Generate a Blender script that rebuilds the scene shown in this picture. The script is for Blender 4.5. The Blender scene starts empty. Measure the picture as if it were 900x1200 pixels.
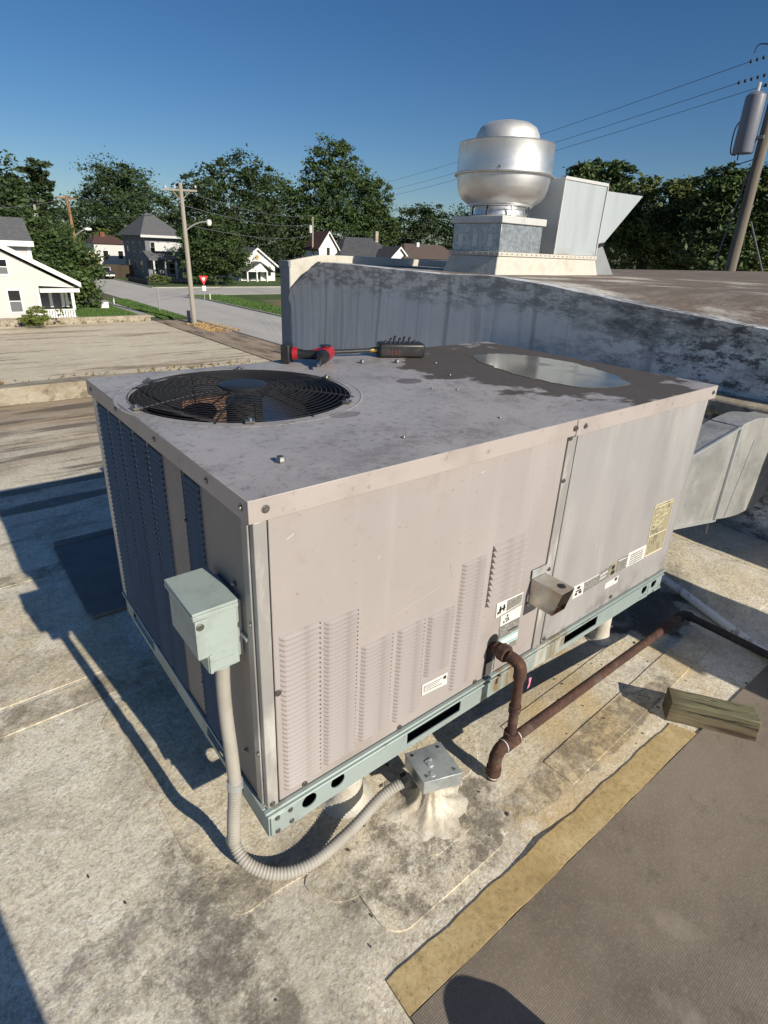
import bpy, bmesh, math, random
import numpy as np
from mathutils import Vector, Matrix, Euler
S = bpy.context.scene
COL = S.collection
R = math.radians

# ------------------------------------------------------------------ camera
F, CX, CY = 662.6, 445.26, 570.23           # focal length and principal point, px of the 900 x 1200 photo
CAM = Vector((-0.4048, -0.8564, 1.3015)); ROT = Euler((1.1737, -0.0391, -0.6708))
cd = bpy.data.cameras.new('camera'); cam = bpy.data.objects.new('camera', cd); COL.objects.link(cam)
cam.location = CAM; cam.rotation_euler = ROT
cd.sensor_fit = 'AUTO'; cd.sensor_width = 36; cd.lens = 36*F/1200
cd.shift_x = (450-CX)/1200; cd.shift_y = (CY-600)/1200
cd.clip_start = 0.02; cd.clip_end = 3000
S.camera = cam
RM = ROT.to_matrix()
# ------------------------------------------------------------------ light
TO_SUN = Vector((0.215, -1.91, 1.0)).normalized()
w = bpy.data.worlds.new('World'); S.world = w; w.use_nodes = True
nt = w.node_tree; bg = nt.nodes['Background']
sky = nt.nodes.new('ShaderNodeTexSky'); sky.sky_type = 'NISHITA'; sky.sun_disc = False
sky.sun_elevation = math.asin(TO_SUN.z); sky.sun_rotation = math.atan2(TO_SUN.x, TO_SUN.y)
sky.altitude = 200; sky.air_density = 1.0; sky.dust_density = 0.6; sky.ozone_density = 4.5
hs_ = nt.nodes.new('ShaderNodeHueSaturation'); hs_.inputs['Saturation'].default_value = 1.20; hs_.inputs['Hue'].default_value = .504
nt.links.new(sky.outputs[0], hs_.inputs['Color']); nt.links.new(hs_.outputs[0], bg.inputs[0]); bg.inputs[1].default_value = 0.074
sl = bpy.data.lights.new('sun', 'SUN'); sl.energy = 5.0; sl.angle = R(0.5); sl.color = (1.0, 0.925, 0.79)
so = bpy.data.objects.new('sun', sl); COL.objects.link(so)
so.rotation_euler = TO_SUN.to_track_quat('Z', 'Y').to_euler(); so.location = (5, -30, 20)
S.view_settings.view_transform = 'Standard'; S.view_settings.look = 'None'
S.view_settings.exposure = 0.07; S.view_settings.gamma = 1.0

# ------------------------------------------------------------------ measuring: a pixel of the photo on a plane of the place
def at(px, py, axis, val):
    d = RM @ Vector(((px-CX)/F, -(py-CY)/F, -1.0))
    t = (val-CAM[axis])/d[axis]
    return CAM + d*t
RZ = -0.215          # the lower roof
GZ = -4.6            # the street

# ------------------------------------------------------------------ materials
def mat(name, col, rough=0.6, metal=0.0, layers=(), bump=(), spec=0.5, vary=0.0, aniso=0.0):
    m = bpy.data.materials.new(name); m.use_nodes = True
    N, L = m.node_tree.nodes, m.node_tree.links
    b = N['Principled BSDF']
    b.inputs['Roughness'].default_value = rough; b.inputs['Metallic'].default_value = metal
    b.inputs['Specular IOR Level'].default_value = spec
    if not layers and not bump and not vary:
        b.inputs['Base Color'].default_value = (*col, 1); return m
    tc = N.new('ShaderNodeTexCoord'); cur = None
    def tex(kind, scale, detail, stretch, seed, dist=0.0, rgh=0.6):
        mp = N.new('ShaderNodeMapping'); L.new(tc.outputs['Object'], mp.inputs[0])
        mp.inputs['Scale'].default_value = stretch; mp.inputs['Location'].default_value = (seed*3.1, seed*1.7, seed*2.3)
        if kind == 'noise':
            t = N.new('ShaderNodeTexNoise'); t.inputs['Scale'].default_value = scale; t.inputs['Detail'].default_value = detail
            t.inputs['Roughness'].default_value = rgh; t.inputs['Distortion'].default_value = dist
            out = t.outputs['Fac']
        elif kind == 'voronoi':
            t = N.new('ShaderNodeTexVoronoi'); t.inputs['Scale'].default_value = scale; out = t.outputs['Distance']
        elif kind == 'cell':
            t = N.new('ShaderNodeTexVoronoi'); t.inputs['Scale'].default_value = scale; out = t.outputs['Color']
            bw = N.new('ShaderNodeRGBToBW'); L.new(out, bw.inputs[0]); out = bw.outputs[0]
        elif kind == 'crack':
            t = N.new('ShaderNodeTexVoronoi'); t.feature = 'DISTANCE_TO_EDGE'; t.inputs['Scale'].default_value = scale; out = t.outputs['Distance']
        else:
            t = N.new('ShaderNodeTexWave'); t.inputs['Scale'].default_value = scale; t.inputs['Distortion'].default_value = dist
            t.bands_direction = kind; out = t.outputs['Fac']
        L.new(mp.outputs[0], t.inputs['Vector'])
        return out
    def rng(sock, a, b_, c=0.0, d=1.0):
        r = N.new('ShaderNodeMapRange'); r.clamp = True
        L.new(sock, r.inputs[0])
        for i, v in zip((1, 2, 3, 4), (a, b_, c, d)): r.inputs[i].default_value = v
        return r.outputs[0]
    def mul(a, b_, op='MULTIPLY'):
        q = N.new('ShaderNodeMath'); q.operation = op
        for i, s in enumerate((a, b_)):
            if isinstance(s, (int, float)): q.inputs[i].default_value = s
            else: L.new(s, q.inputs[i])
        return q.outputs[0]
    for k, ly in enumerate(layers):
        g = dict(kind='noise', scale=5, detail=6, stretch=(1, 1, 1), lo=.45, hi=.65, amt=1.0, dist=0.0, mask=None, spot=None, rgh=.6, seed=k+1)
        g.update(ly)
        fac = rng(tex(g['kind'], g['scale'], g['detail'], g['stretch'], g['seed'], g['dist'], g['rgh']), g['lo'], g['hi'])
        if g['mask']:
            ax, a, b_ = g['mask'][:3]
            sp = N.new('ShaderNodeSeparateXYZ'); L.new(tc.outputs['Object'], sp.inputs[0])
            v = sp.outputs['xyz'.index(ax)]
            v = mul(v, mul(tex('noise', 4, 3, (1, 1, 1), k+9), g['mask'][3] if len(g['mask']) > 3 else 0.0), 'ADD')
            fac = mul(fac, rng(v, a, b_))
        if g['spot']:     # an irregular stain: centre, radii, edge noise
            c, rad, nz = g['spot']
            mp = N.new('ShaderNodeMapping'); mp.vector_type = 'TEXTURE'
            mp.inputs['Location'].default_value = c; mp.inputs['Scale'].default_value = rad
            L.new(tc.outputs['Object'], mp.inputs[0])
            ln = N.new('ShaderNodeVectorMath'); ln.operation = 'LENGTH'; L.new(mp.outputs[0], ln.inputs[0])
            v = mul(ln.outputs['Value'], mul(tex('noise', 7, 5, (1, 1, 1), k+20), nz), 'ADD')
            fac = mul(fac, rng(v, 1.0+nz*.5+.05, 1.0+nz*.5-.05))
        fac = mul(fac, g['amt'])
        mx = N.new('ShaderNodeMix'); mx.data_type = 'RGBA'
        L.new(fac, mx.inputs['Factor'])
        if cur is None: mx.inputs[6].default_value = (*col, 1)
        else: L.new(cur, mx.inputs[6])
        mx.inputs[7].default_value = (*g['col'], 1)
        cur = mx.outputs[2]
        if 'rough' in g:
            r = N.new('ShaderNodeMapRange'); L.new(fac, r.inputs[0]); r.inputs[3].default_value = rough; r.inputs[4].default_value = g['rough']
            L.new(r.outputs[0], b.inputs['Roughness'])
    if vary:
        oi = N.new('ShaderNodeObjectInfo'); hs = N.new('ShaderNodeHueSaturation')
        L.new(rng(oi.outputs['Random'], 0, 1, 1-vary, 1+vary), hs.inputs['Value'])
        if cur is None: hs.inputs['Color'].default_value = (*col, 1)
        else: L.new(cur, hs.inputs['Color'])
        cur = hs.outputs[0]
    if cur is not None: L.new(cur, b.inputs['Base Color'])
    else: b.inputs['Base Color'].default_value = (*col, 1)
    prev = None
    for k, bp in enumerate(bump):
        g = dict(kind='noise', scale=30, detail=6, stretch=(1, 1, 1), strength=.3, d=.01, dist=0.0, seed=k+40)
        g.update(bp)
        n = N.new('ShaderNodeBump'); n.inputs['Strength'].default_value = g['strength']; n.inputs['Distance'].default_value = g['d']
        L.new(tex(g['kind'], g['scale'], g['detail'], g['stretch'], g['seed'], g['dist']), n.inputs['Height'])
        if prev is not None: L.new(prev, n.inputs['Normal'])
        prev = n.outputs[0]
    if prev is not None: L.new(prev, b.inputs['Normal'])
    return m

M = {}
DIRT = (.10, .085, .065)
def roofmat(name, base, dirty, ds=1.5):
    b = base
    return mat(name, base, .82, layers=(
        dict(scale=.8, detail=9, lo=.42, hi=.64, col=(b[0]*.74, b[1]*.70, b[2]*.60), amt=.7, dist=.5),
        dict(scale=4, detail=9, lo=.50, hi=.62, col=(.95, .90, .78), amt=.5, rgh=.72),
        dict(scale=17, detail=9, lo=.50, hi=.60, col=(.48, .40, .28), amt=.55, rgh=.8, dist=1.8, stretch=(1, .55, 1)),
        dict(scale=34, detail=7, lo=.55, hi=.62, col=(.96, .93, .85), amt=.55, rgh=.7, dist=1.8, stretch=(.6, 1, 1)),
        dict(scale=ds, detail=12, lo=.55-.09*dirty, hi=.66-.09*dirty, col=(.15, .125, .095), amt=.40+.34*dirty, dist=.9, rgh=.82),
        dict(scale=7, detail=10, lo=.57, hi=.67, col=(.17, .14, .10), amt=.6, rgh=.84, dist=.8),
        dict(scale=60, detail=8, lo=.53, hi=.62, col=(.20, .165, .12), amt=.6, rgh=.8),
        dict(scale=130, detail=5, lo=.50, hi=.62, col=(.34, .285, .21), amt=.6, rgh=.8), dict(scale=110, detail=5, lo=.56, hi=.64, col=(.98, .95, .88), amt=.5, rgh=.8),
        dict(scale=2.3, detail=9, lo=.44, hi=.60, col=(.60, .43, .19), amt=.7, spot=((1.25, -.22, RZ), (.55, .34, 1), 1.0)),
        dict(scale=3, detail=8, lo=.30, hi=.5, col=(.045, .04, .036), amt=.9, spot=((2.0, .22, RZ), (.30, .32, 1), 1.0)),  # dark damp patch that also deepens the shadow band by the unit's right end
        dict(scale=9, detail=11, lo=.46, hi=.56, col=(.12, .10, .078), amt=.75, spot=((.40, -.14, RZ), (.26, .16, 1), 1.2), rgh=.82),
        dict(scale=1.1, detail=12, lo=.50, hi=.64, col=(.30, .265, .21), amt=.42, dist=1.2, rgh=.84, seed=31),
        dict(scale=11, detail=10, lo=.40, hi=.56, col=(.17, .14, .105), amt=.7, spot=((-3.0, 1.0, RZ), (3.3, .11, 1), .9), rgh=.8),
        dict(scale=11, detail=10, lo=.40, hi=.56, col=(.17, .14, .105), amt=.7, spot=((-3.2, 2.0, RZ), (3.6, .10, 1), .9), rgh=.8),
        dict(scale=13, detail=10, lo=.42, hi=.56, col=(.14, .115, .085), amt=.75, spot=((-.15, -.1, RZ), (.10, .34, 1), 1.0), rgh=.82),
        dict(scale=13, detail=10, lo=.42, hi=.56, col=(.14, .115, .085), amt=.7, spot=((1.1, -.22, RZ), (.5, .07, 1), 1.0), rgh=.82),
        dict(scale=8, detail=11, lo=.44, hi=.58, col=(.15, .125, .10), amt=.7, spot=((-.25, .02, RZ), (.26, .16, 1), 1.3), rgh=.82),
        dict(kind='voronoi', scale=5, lo=.03, hi=.012, col=(.08, .06, .045), amt=.7),
        dict(scale=1.1, detail=9, stretch=(.5, 2.6, 1), lo=.34, hi=.54, col=(.27, .19, .115), amt=.8, mask=('y', 3.5, 4.8, 1.0)),
        dict(scale=2.0, detail=10, stretch=(.35, 3.2, 1), lo=.50, hi=.58, col=(.12, .095, .07), amt=.8, mask=('y', 2.6, 3.6, 1.5)),
        ), bump=(dict(scale=30, strength=.4, d=.005, dist=1.8), dict(scale=110, strength=.5, d=.003), dict(scale=5, strength=.35, d=.02)))
M['roof'] = roofmat('roof_membrane', (.82, .745, .59), .30)
M['roof2'] = roofmat('roof_patch_membrane', (.80, .70, .50), .50)
M['roof3'] = roofmat('roof_stained_membrane', (.78, .69, .53), .55, 6.0)
M['white_mem'] = mat('white_membrane', (.58, .55, .475), .6, layers=(
    dict(scale=6, detail=8, lo=.5, hi=.72, col=(.42, .36, .27), amt=.55), dict(scale=40, detail=5, lo=.6, hi=.72, col=(.16, .13, .10), amt=.5)),
    bump=(dict(scale=12, strength=.4, d=.02), dict(scale=50, strength=.2, d=.005)))
M['boot'] = mat('aged_boot_membrane', (.74, .68, .56), .7, layers=(dict(scale=9, detail=9, lo=.46, hi=.64, col=(.48, .40, .29), amt=.75), dict(scale=14, detail=9, lo=.52, hi=.62, col=(.15, .125, .095), amt=.8, mask=('z', .05, .012, .03)), dict(scale=60, detail=5, lo=.6, hi=.7, col=(.2, .16, .11), amt=.5)), bump=(dict(scale=22, strength=.5, d=.012), dict(scale=70, strength=.3, d=.003)))
M['wall'] = mat('weathered_wall_membrane', (.80, .79, .77), .7, layers=(
    dict(scale=2.0, detail=7, lo=.40, hi=.68, col=(.66, .655, .645), amt=.7),
    dict(scale=4.0, detail=6, stretch=(1, 3.0, .07), lo=.50, hi=.70, col=(.42, .415, .41), amt=.7),
    dict(scale=9.0, detail=5, stretch=(1, 3.0, .05), lo=.56, hi=.70, col=(.88, .87, .84), amt=.5),
    dict(scale=8, detail=11, stretch=(1, .6, 1.8), lo=.47, hi=.54, col=(.16, .16, .16), amt=.65, mask=('z', 1.20, 1.32, .30), rgh=.78),
    dict(scale=11, detail=10, stretch=(1, .6, 1.3), lo=.50, hi=.56, col=(.055, .055, .06), amt=.9, mask=('y', 2.2, .9, .8), rgh=.8),
    dict(scale=3, detail=9, stretch=(1, .5, 1.6), lo=.47, hi=.60, col=(.12, .12, .13), amt=.8, mask=('y', 3.0, 1.6, .8), rgh=.75),
    dict(kind='Y', scale=.33, dist=.4, lo=.992, hi=1.0, col=(.22, .22, .22), amt=.45),
    ), bump=(dict(scale=5, strength=.35, d=.03), dict(scale=24, strength=.25, d=.008)))
M['upper_roof'] = mat('upper_roof_membrane', (.20, .15, .112), .85, layers=(
    dict(scale=2.0, detail=9, stretch=(.6, 2.2, 1), lo=.5, hi=.66, col=(.36, .33, .29), amt=.6, rgh=.7),
    dict(scale=1.2, detail=8, lo=.5, hi=.62, col=(.66, .62, .53), amt=.95, mask=('x', 5.2, 3.7, .9)),
    dict(scale=30, detail=6, lo=.5, hi=.7, col=(.05, .045, .04), amt=.6)), bump=(dict(scale=40, strength=.3, d=.005),))
M['taupe'] = mat('taupe_paint', (.385, .343, .328), .5, layers=(
    dict(scale=2.2, detail=7, stretch=(1, 1, .5), lo=.38, hi=.66, col=(.335, .297, .285), amt=.75),
    dict(scale=4, detail=8, stretch=(2.5, 1, .18), lo=.52, hi=.70, col=(.435, .395, .38), amt=.5),
    dict(scale=6, detail=9, lo=.58, hi=.68, col=(.30, .258, .235), amt=.45, rgh=.75),
    dict(scale=70, detail=5, lo=.64, hi=.70, col=(.20, .15, .11), amt=.5),
    dict(scale=5, detail=8, lo=.44, hi=.68, col=(.19, .155, .125), amt=.65, mask=('z', .20, .095, .06)),
    dict(scale=9, detail=5, stretch=(2, 1, .12), lo=.58, hi=.66, col=(.22, .17, .13), amt=.45, mask=('z', .5, .1, .2))),
    bump=(dict(scale=1.3, detail=2, strength=.7, d=.04), dict(scale=5, strength=.15, d=.006), dict(scale=220, strength=.05, d=.0006)))
M['side'] = mat('grimy_shaded_side_paint', (.235, .212, .205), .5, layers=(  # taupe repainted darker for its shaded side, along with real grime
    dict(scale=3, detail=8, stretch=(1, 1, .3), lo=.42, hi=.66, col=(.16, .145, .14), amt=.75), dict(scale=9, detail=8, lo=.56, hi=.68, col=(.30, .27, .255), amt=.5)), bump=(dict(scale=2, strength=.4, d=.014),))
M['galv_panel'] = mat('faded_galvanised_panel', (.40, .385, .38), .5, metal=.15, layers=(
    dict(scale=4, detail=7, stretch=(1, 1, .35), lo=.42, hi=.68, col=(.32, .305, .305), amt=.8),
    dict(scale=7, detail=7, stretch=(1.5, 1, .25), lo=.52, hi=.72, col=(.52, .505, .49), amt=.55),
    dict(scale=18, detail=8, lo=.46, hi=.64, col=(.10, .085, .07), amt=.75, mask=('z', .24, .09, .09))), bump=(dict(scale=1.4, detail=2, strength=.7, d=.04), dict(scale=6, strength=.12, d=.006)))
M['lid'] = mat('dusty_lid', (.43, .40, .385), .46, metal=.05, layers=(
    dict(scale=3, detail=8, lo=.38, hi=.66, col=(.30, .28, .272), amt=.85, rough=.55),
    dict(scale=14, detail=8, lo=.50, hi=.70, col=(.47, .44, .42), amt=.6, rgh=.7),
    dict(scale=48, detail=10, lo=.53, hi=.64, col=(.12, .095, .075), amt=.65, rgh=.8),
    dict(scale=5, detail=11, lo=.53, hi=.68, col=(.13, .105, .085), amt=.65, rgh=.8),
    dict(scale=2, detail=2, lo=0, hi=.01, col=(.062, .048, .037), amt=.9, spot=((1.52, .57, .885), (.47, .68, 1), 1.5), rough=.75),
    dict(scale=2, detail=2, lo=0, hi=.01, col=(.10, .075, .055), amt=.7, spot=((.90, .60, .885), (.05, .035, 1), .9)),
    dict(scale=2, detail=2, lo=0, hi=.01, col=(.12, .09, .07), amt=.5, spot=((.46, .36, .885), (.05, .03, 1), .9)),
    ), bump=(dict(scale=2.2, strength=.3, d=.014), dict(scale=120, strength=.15, d=.001)))
M['flange'] = mat('taupe_flange', (.42, .375, .35), .45, layers=(dict(scale=8, detail=7, lo=.45, hi=.7, col=(.33, .285, .26), amt=.7), dict(scale=40, lo=.62, hi=.7, col=(.15, .11, .08), amt=.5)))
M['post'] = mat('corner_post_paint', (.36, .345, .33), .45, metal=.2, layers=(dict(scale=6, detail=8, stretch=(1, 1, .3), lo=.5, hi=.58, col=(.66, .63, .58), amt=.8), dict(scale=3, lo=.45, hi=.7, col=(.27, .26, .25), amt=.6)))
M['rail'] = mat('blue_green_rail', (.37, .44, .425), .5, metal=.25, layers=(
    dict(scale=4, detail=7, lo=.42, hi=.66, col=(.29, .345, .335), amt=.7), dict(scale=22, detail=7, lo=.58, hi=.70, col=(.20, .16, .10), amt=.55),
    dict(scale=5, detail=5, stretch=(2.4, 1, .2), lo=.40, hi=.56, col=(.25, .155, .06), amt=.85, spot=((.98, 0, .06), (.2, .3, .09), .5)),
    dict(scale=11, detail=5, stretch=(2.4, 1, .25), lo=.5, hi=.58, col=(.62, .60, .52), amt=.7, spot=((1.02, 0, .04), (.16, .3, .07), .5))))
M['dark'] = mat('dark_interior', (.012, .013, .016), .7)
M['coil'] = mat('coil_fins', (.022, .030, .055), .5, metal=.3, bump=(dict(kind='Z', scale=90, strength=.5, d=.003),))
M['coil_brown'] = mat('rusty_coil', (.20, .10, .055), .7, layers=(dict(kind='Z', scale=30, lo=.4, hi=.6, col=(.04, .03, .025)),))
M['black_wire'] = mat('black_wire_paint', (.022, .022, .024), .42)
M['black'] = mat('black_plastic', (.016, .016, .017), .45, layers=(dict(scale=40, lo=.5, hi=.7, col=(.05, .048, .045), amt=.6),))
M['red'] = mat('red_plastic', (.36, .016, .024), .38, layers=(dict(scale=50, lo=.55, hi=.7, col=(.25, .02, .02), amt=.6),))
M['red_dim'] = mat('dull_red_print', (.07, .014, .012), .6)
M['brass'] = mat('brass', (.60, .40, .14), .32, metal=1.0)
M['steel'] = mat('bright_steel', (.62, .61, .60), .3, metal=1.0)
M['screw'] = mat('screw_head', (.30, .29, .27), .35, metal=.9)
M['alu'] = mat('spun_aluminium', (.80, .80, .80), .42, metal=1.0, layers=(
    dict(scale=2.5, detail=6, stretch=(1, 1, 3), lo=.42, hi=.66, col=(.70, .70, .69), amt=.7, rough=.55),
    dict(scale=9, detail=7, stretch=(1, 1, .4), lo=.55, hi=.72, col=(.55, .51, .44), amt=.6)),
    bump=(dict(kind='Z', scale=22, strength=.04, d=.002), dict(scale=3, strength=.1, d=.02)))
M['dome'] = mat('dull_aluminium_dome', (.74, .73, .70), .62, metal=.85, layers=(dict(scale=6, detail=8, lo=.45, hi=.66, col=(.60, .58, .54), amt=.7),))
M['galv'] = mat('spangled_galvanised', (.50, .53, .55), .42, metal=.75, layers=(
    dict(kind='cell', scale=38, lo=.2, hi=.8, col=(.30, .33, .36), amt=.8), dict(scale=5, detail=7, lo=.55, hi=.72, col=(.30, .26, .20), amt=.5)))
M['trim_grey'] = mat('dull_grey_trim', (.27, .285, .30), .7, layers=(dict(scale=6, lo=.45, hi=.7, col=(.20, .21, .22), amt=.7),))
M['galv_plain'] = mat('galvanised_sheet', (.60, .62, .62), .45, metal=.55, layers=(
    dict(scale=3, detail=7, stretch=(1.6, 1.6, .35), lo=.45, hi=.7, col=(.46, .47, .46), amt=.7), dict(scale=8, detail=8, lo=.6, hi=.72, col=(.32, .24, .14), amt=.55)))
M['hood_sheet'] = mat('bluish_hood_sheet', (.45, .49, .51), .55, metal=.2, layers=(
    dict(scale=3, detail=7, stretch=(2.2, 2.2, .3), lo=.45, hi=.68, col=(.38, .405, .41), amt=.7),
    dict(scale=6, detail=8, lo=.45, hi=.62, col=(.30, .27, .22), amt=.7, mask=('z', .12, .02, .05))))
M['duct'] = mat('weathered_duct_sheet', (.44, .435, .415), .5, metal=.35, layers=(
    dict(scale=3.5, detail=8, lo=.40, hi=.66, col=(.27, .275, .26), amt=.85, dist=.8), dict(scale=6, detail=8, stretch=(1, 1, .4), lo=.54, hi=.68, col=(.58, .57, .52), amt=.7, dist=.5),
    dict(scale=22, detail=6, lo=.62, hi=.70, col=(.2, .17, .13), amt=.5)), bump=(dict(kind='crack', scale=2.2, strength=.5, d=.03), dict(scale=4, strength=.55, d=.04)))
M['cap_white'] = mat('grey_white_sheet', (.60, .60, .58), .5, metal=.15, layers=(dict(scale=6, lo=.5, hi=.7, col=(.45, .44, .42), amt=.6),))
M['box'] = mat('grey_green_enamel', (.36, .42, .39), .45, layers=(
    dict(scale=14, detail=8, lo=.50, hi=.64, col=(.27, .31, .29), amt=.6), dict(scale=4, detail=7, lo=.46, hi=.7, col=(.405, .455, .425), amt=.6),
    dict(scale=70, detail=4, lo=.62, hi=.7, col=(.18, .17, .14), amt=.5)))
M['conduit'] = mat('grey_conduit', (.39, .365, .32), .6, layers=(dict(scale=14, detail=6, lo=.45, hi=.7, col=(.30, .275, .235), amt=.7),))
M['jb'] = mat('galvanised_box', (.50, .535, .54), .42, metal=.55, layers=(dict(scale=20, detail=8, lo=.48, hi=.64, col=(.34, .37, .38), amt=.7), dict(scale=60, lo=.62, hi=.7, col=(.18, .14, .1), amt=.6)))
M['rust'] = mat('rusty_iron', (.088, .043, .029), .88, layers=(
    dict(scale=18, detail=9, lo=.42, hi=.60, col=(.050, .026, .022), amt=.9, rgh=.75), dict(scale=45, detail=8, lo=.53, hi=.64, col=(.19, .085, .042), amt=.7, rgh=.75),
    dict(scale=9, detail=7, lo=.56, hi=.66, col=(.16, .125, .095), amt=.55), dict(scale=110, detail=4, lo=.58, hi=.66, col=(.03, .018, .014), amt=.7)), bump=(dict(scale=90, strength=.7, d=.003), dict(scale=30, strength=.4, d=.004)))
M['blackpipe'] = mat('black_pipe', (.03, .026, .024), .7, layers=(dict(scale=30, lo=.5, hi=.7, col=(.09, .05, .035), amt=.6),))
M['tape'] = mat('thread_tape', (.72, .70, .68), .6)
M['pink'] = mat('pink_tag', (.75, .25, .38), .6)
M['timber'] = mat('weathered_treated_timber', (.215, .205, .115), .88, layers=(
    dict(scale=3, detail=9, stretch=(.8, 14, 14), lo=.40, hi=.62, col=(.125, .115, .065), amt=.85, dist=.9),
    dict(scale=3, detail=9, stretch=(.8, 6, 12), lo=.30, hi=.52, col=(.165, .115, .07), amt=.9, mask=('z', .082, .074, .004)),
    dict(scale=9, detail=7, stretch=(.6, 2, 2), lo=.5, hi=.7, col=(.24, .25, .14), amt=.5), dict(scale=4, detail=8, stretch=(.6, 18, 18), lo=.575, hi=.61, col=(.022, .017, .012), amt=.95, dist=.8),
    dict(scale=2, detail=9, stretch=(1.5, 4, 14), lo=.50, hi=.60, col=(.05, .032, .02), amt=.85, mask=('z', .078, .06, .006)),
    dict(kind='X', scale=1.2, dist=9, lo=.80, hi=.95, col=(.09, .065, .04), amt=.6)),
    bump=(dict(scale=4, detail=8, stretch=(.6, 16, 16), strength=.9, d=.008),))
M['strip'] = mat('yellowed_strip', (.56, .42, .20), .8, layers=(
    dict(scale=5, detail=10, lo=.40, hi=.62, col=(.40, .275, .115), amt=.85, rgh=.75, dist=.6), dict(scale=3, detail=9, lo=.50, hi=.68, col=(.68, .56, .33), amt=.75, rgh=.7),
    dict(scale=70, detail=8, lo=.48, hi=.66, col=(.26, .175, .08), amt=.6, rgh=.8), dict(scale=16, detail=10, lo=.52, hi=.70, col=(.22, .15, .075), amt=.6, rgh=.82), dict(scale=150, detail=4, lo=.6, hi=.68, col=(.10, .07, .04), amt=.6)), bump=(dict(scale=60, strength=.35, d=.003),))
M['mat'] = mat('ribbed_walk_pad', (.33, .275, .215), .9, layers=(
    dict(scale=.9, detail=10, lo=.42, hi=.60, col=(.175, .138, .104), amt=.75, dist=.8), dict(scale=3, detail=9, lo=.50, hi=.66, col=(.36, .305, .245), amt=.6, rgh=.72),
    dict(kind='X', scale=66, lo=.3, hi=.9, col=(.085, .066, .05), amt=.5, dist=.25), dict(kind='Y', scale=66, lo=.35, hi=.9, col=(.10, .08, .06), amt=.4, dist=.25),
    dict(scale=120, detail=4, lo=.5, hi=.66, col=(.40, .34, .275), amt=.25), dict(scale=9, detail=10, lo=.56, hi=.66, col=(.11, .09, .07), amt=.55, rgh=.8),
    dict(scale=4, detail=8, lo=.64, hi=.72, col=(.47, .415, .335), amt=.3)),
    bump=(dict(kind='X', scale=66, strength=.35, d=.0015), dict(scale=150, strength=.3, d=.0015), dict(scale=3, strength=.3, d=.02)))
M['pad'] = mat('dark_walk_pad', (.20, .185, .17), .9, layers=(dict(scale=6, detail=7, lo=.45, hi=.7, col=(.13, .12, .11), amt=.7),), bump=(dict(scale=60, strength=.3, d=.003),))
M['pvc'] = mat('white_pipe', (.86, .85, .83), .5, layers=(dict(scale=22, detail=7, lo=.54, hi=.66, col=(.22, .19, .16), amt=.7),))
M['sticker'] = mat('white_sticker', (.74, .73, .68), .55, layers=(dict(scale=30, lo=.58, hi=.7, col=(.45, .42, .36), amt=.6),))
M['sticker_dark'] = mat('printed_grey', (.17, .165, .155), .6, layers=(dict(scale=160, detail=3, stretch=(1, 1, 2.2), lo=.5, hi=.6, col=(.46, .45, .42), amt=.6),))
M['ink'] = mat('printed_black', (.02, .02, .02), .6)
M['sticker_cyan'] = mat('printed_cyan', (.30, .52, .55), .55)
M['sticker_tan'] = mat('faded_wiring_diagram', (.33, .29, .185), .6, layers=(dict(scale=22, detail=2, lo=.56, hi=.6, col=(.14, .13, .10), amt=.7), dict(scale=30, lo=.56, hi=.66, col=(.44, .40, .28), amt=.5)))
M['diagram_line'] = mat('diagram_line', (.66, .60, .42), .6)
# setting
M['ground'] = mat('ground', (.09, .10, .055), .95, layers=(dict(scale=.05, lo=.4, hi=.6, col=(.13, .11, .07)),))
M['street'] = mat('street_concrete', (.50, .475, .43), .9, layers=(dict(scale=.25, detail=8, stretch=(2.2, .3, 1), lo=.45, hi=.65, col=(.40, .38, .35), amt=.7), dict(scale=.12, lo=.5, hi=.7, col=(.56, .53, .48), amt=.6)))
M['lot'] = mat('cracked_lot_concrete', (.66, .575, .425), .95, layers=(
    dict(scale=.35, detail=10, stretch=(.5, 1.4, 1), lo=.40, hi=.64, col=(.50, .415, .295), amt=.8, rgh=.75), dict(scale=1.6, detail=9, lo=.5, hi=.68, col=(.72, .66, .55), amt=.6),
    dict(scale=2.6, detail=9, lo=.55, hi=.66, col=(.34, .28, .205), amt=.6, rgh=.8),
    dict(scale=.45, detail=12, stretch=(.22, 1.7, 1), lo=.535, hi=.565, col=(.20, .15, .095), amt=.75, rgh=.80),
    dict(scale=.6, detail=9, stretch=(.3, 1.5, 1), lo=.44, hi=.58, col=(.24, .15, .075), amt=.85, mask=('y', 33, 25, 8), rgh=.78)), bump=(dict(scale=2, strength=.4, d=.05),))
M['walk'] = mat('dirty_sidewalk', (.36, .28, .20), .95, layers=(dict(scale=.9, detail=9, stretch=(1.5, .4, 1), lo=.45, hi=.62, col=(.13, .095, .065), amt=.85), dict(scale=3, lo=.55, hi=.7, col=(.40, .34, .27), amt=.6)))
M['walk_clean'] = mat('pale_sidewalk', (.40, .375, .33), .9, layers=(dict(scale=.8, detail=6, lo=.45, hi=.65, col=(.31, .29, .25), amt=.7),))
M['coping'] = mat('stained_concrete', (.43, .38, .29), .9, layers=(dict(scale=3, detail=9, stretch=(.5, 1, 1), lo=.42, hi=.62, col=(.22, .17, .115), amt=.85, rgh=.7), dict(scale=9, detail=8, lo=.52, hi=.66, col=(.09, .07, .05), amt=.7)), bump=(dict(scale=12, strength=.5, d=.02),))
M['lawn'] = mat('lawn_soil', (.055, .10, .02), .95, layers=(dict(scale=.6, detail=7, lo=.45, hi=.7, col=(.10, .14, .035), amt=.8), dict(scale=8, detail=5, lo=.5, hi=.7, col=(.04, .075, .015), amt=.7)))
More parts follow.
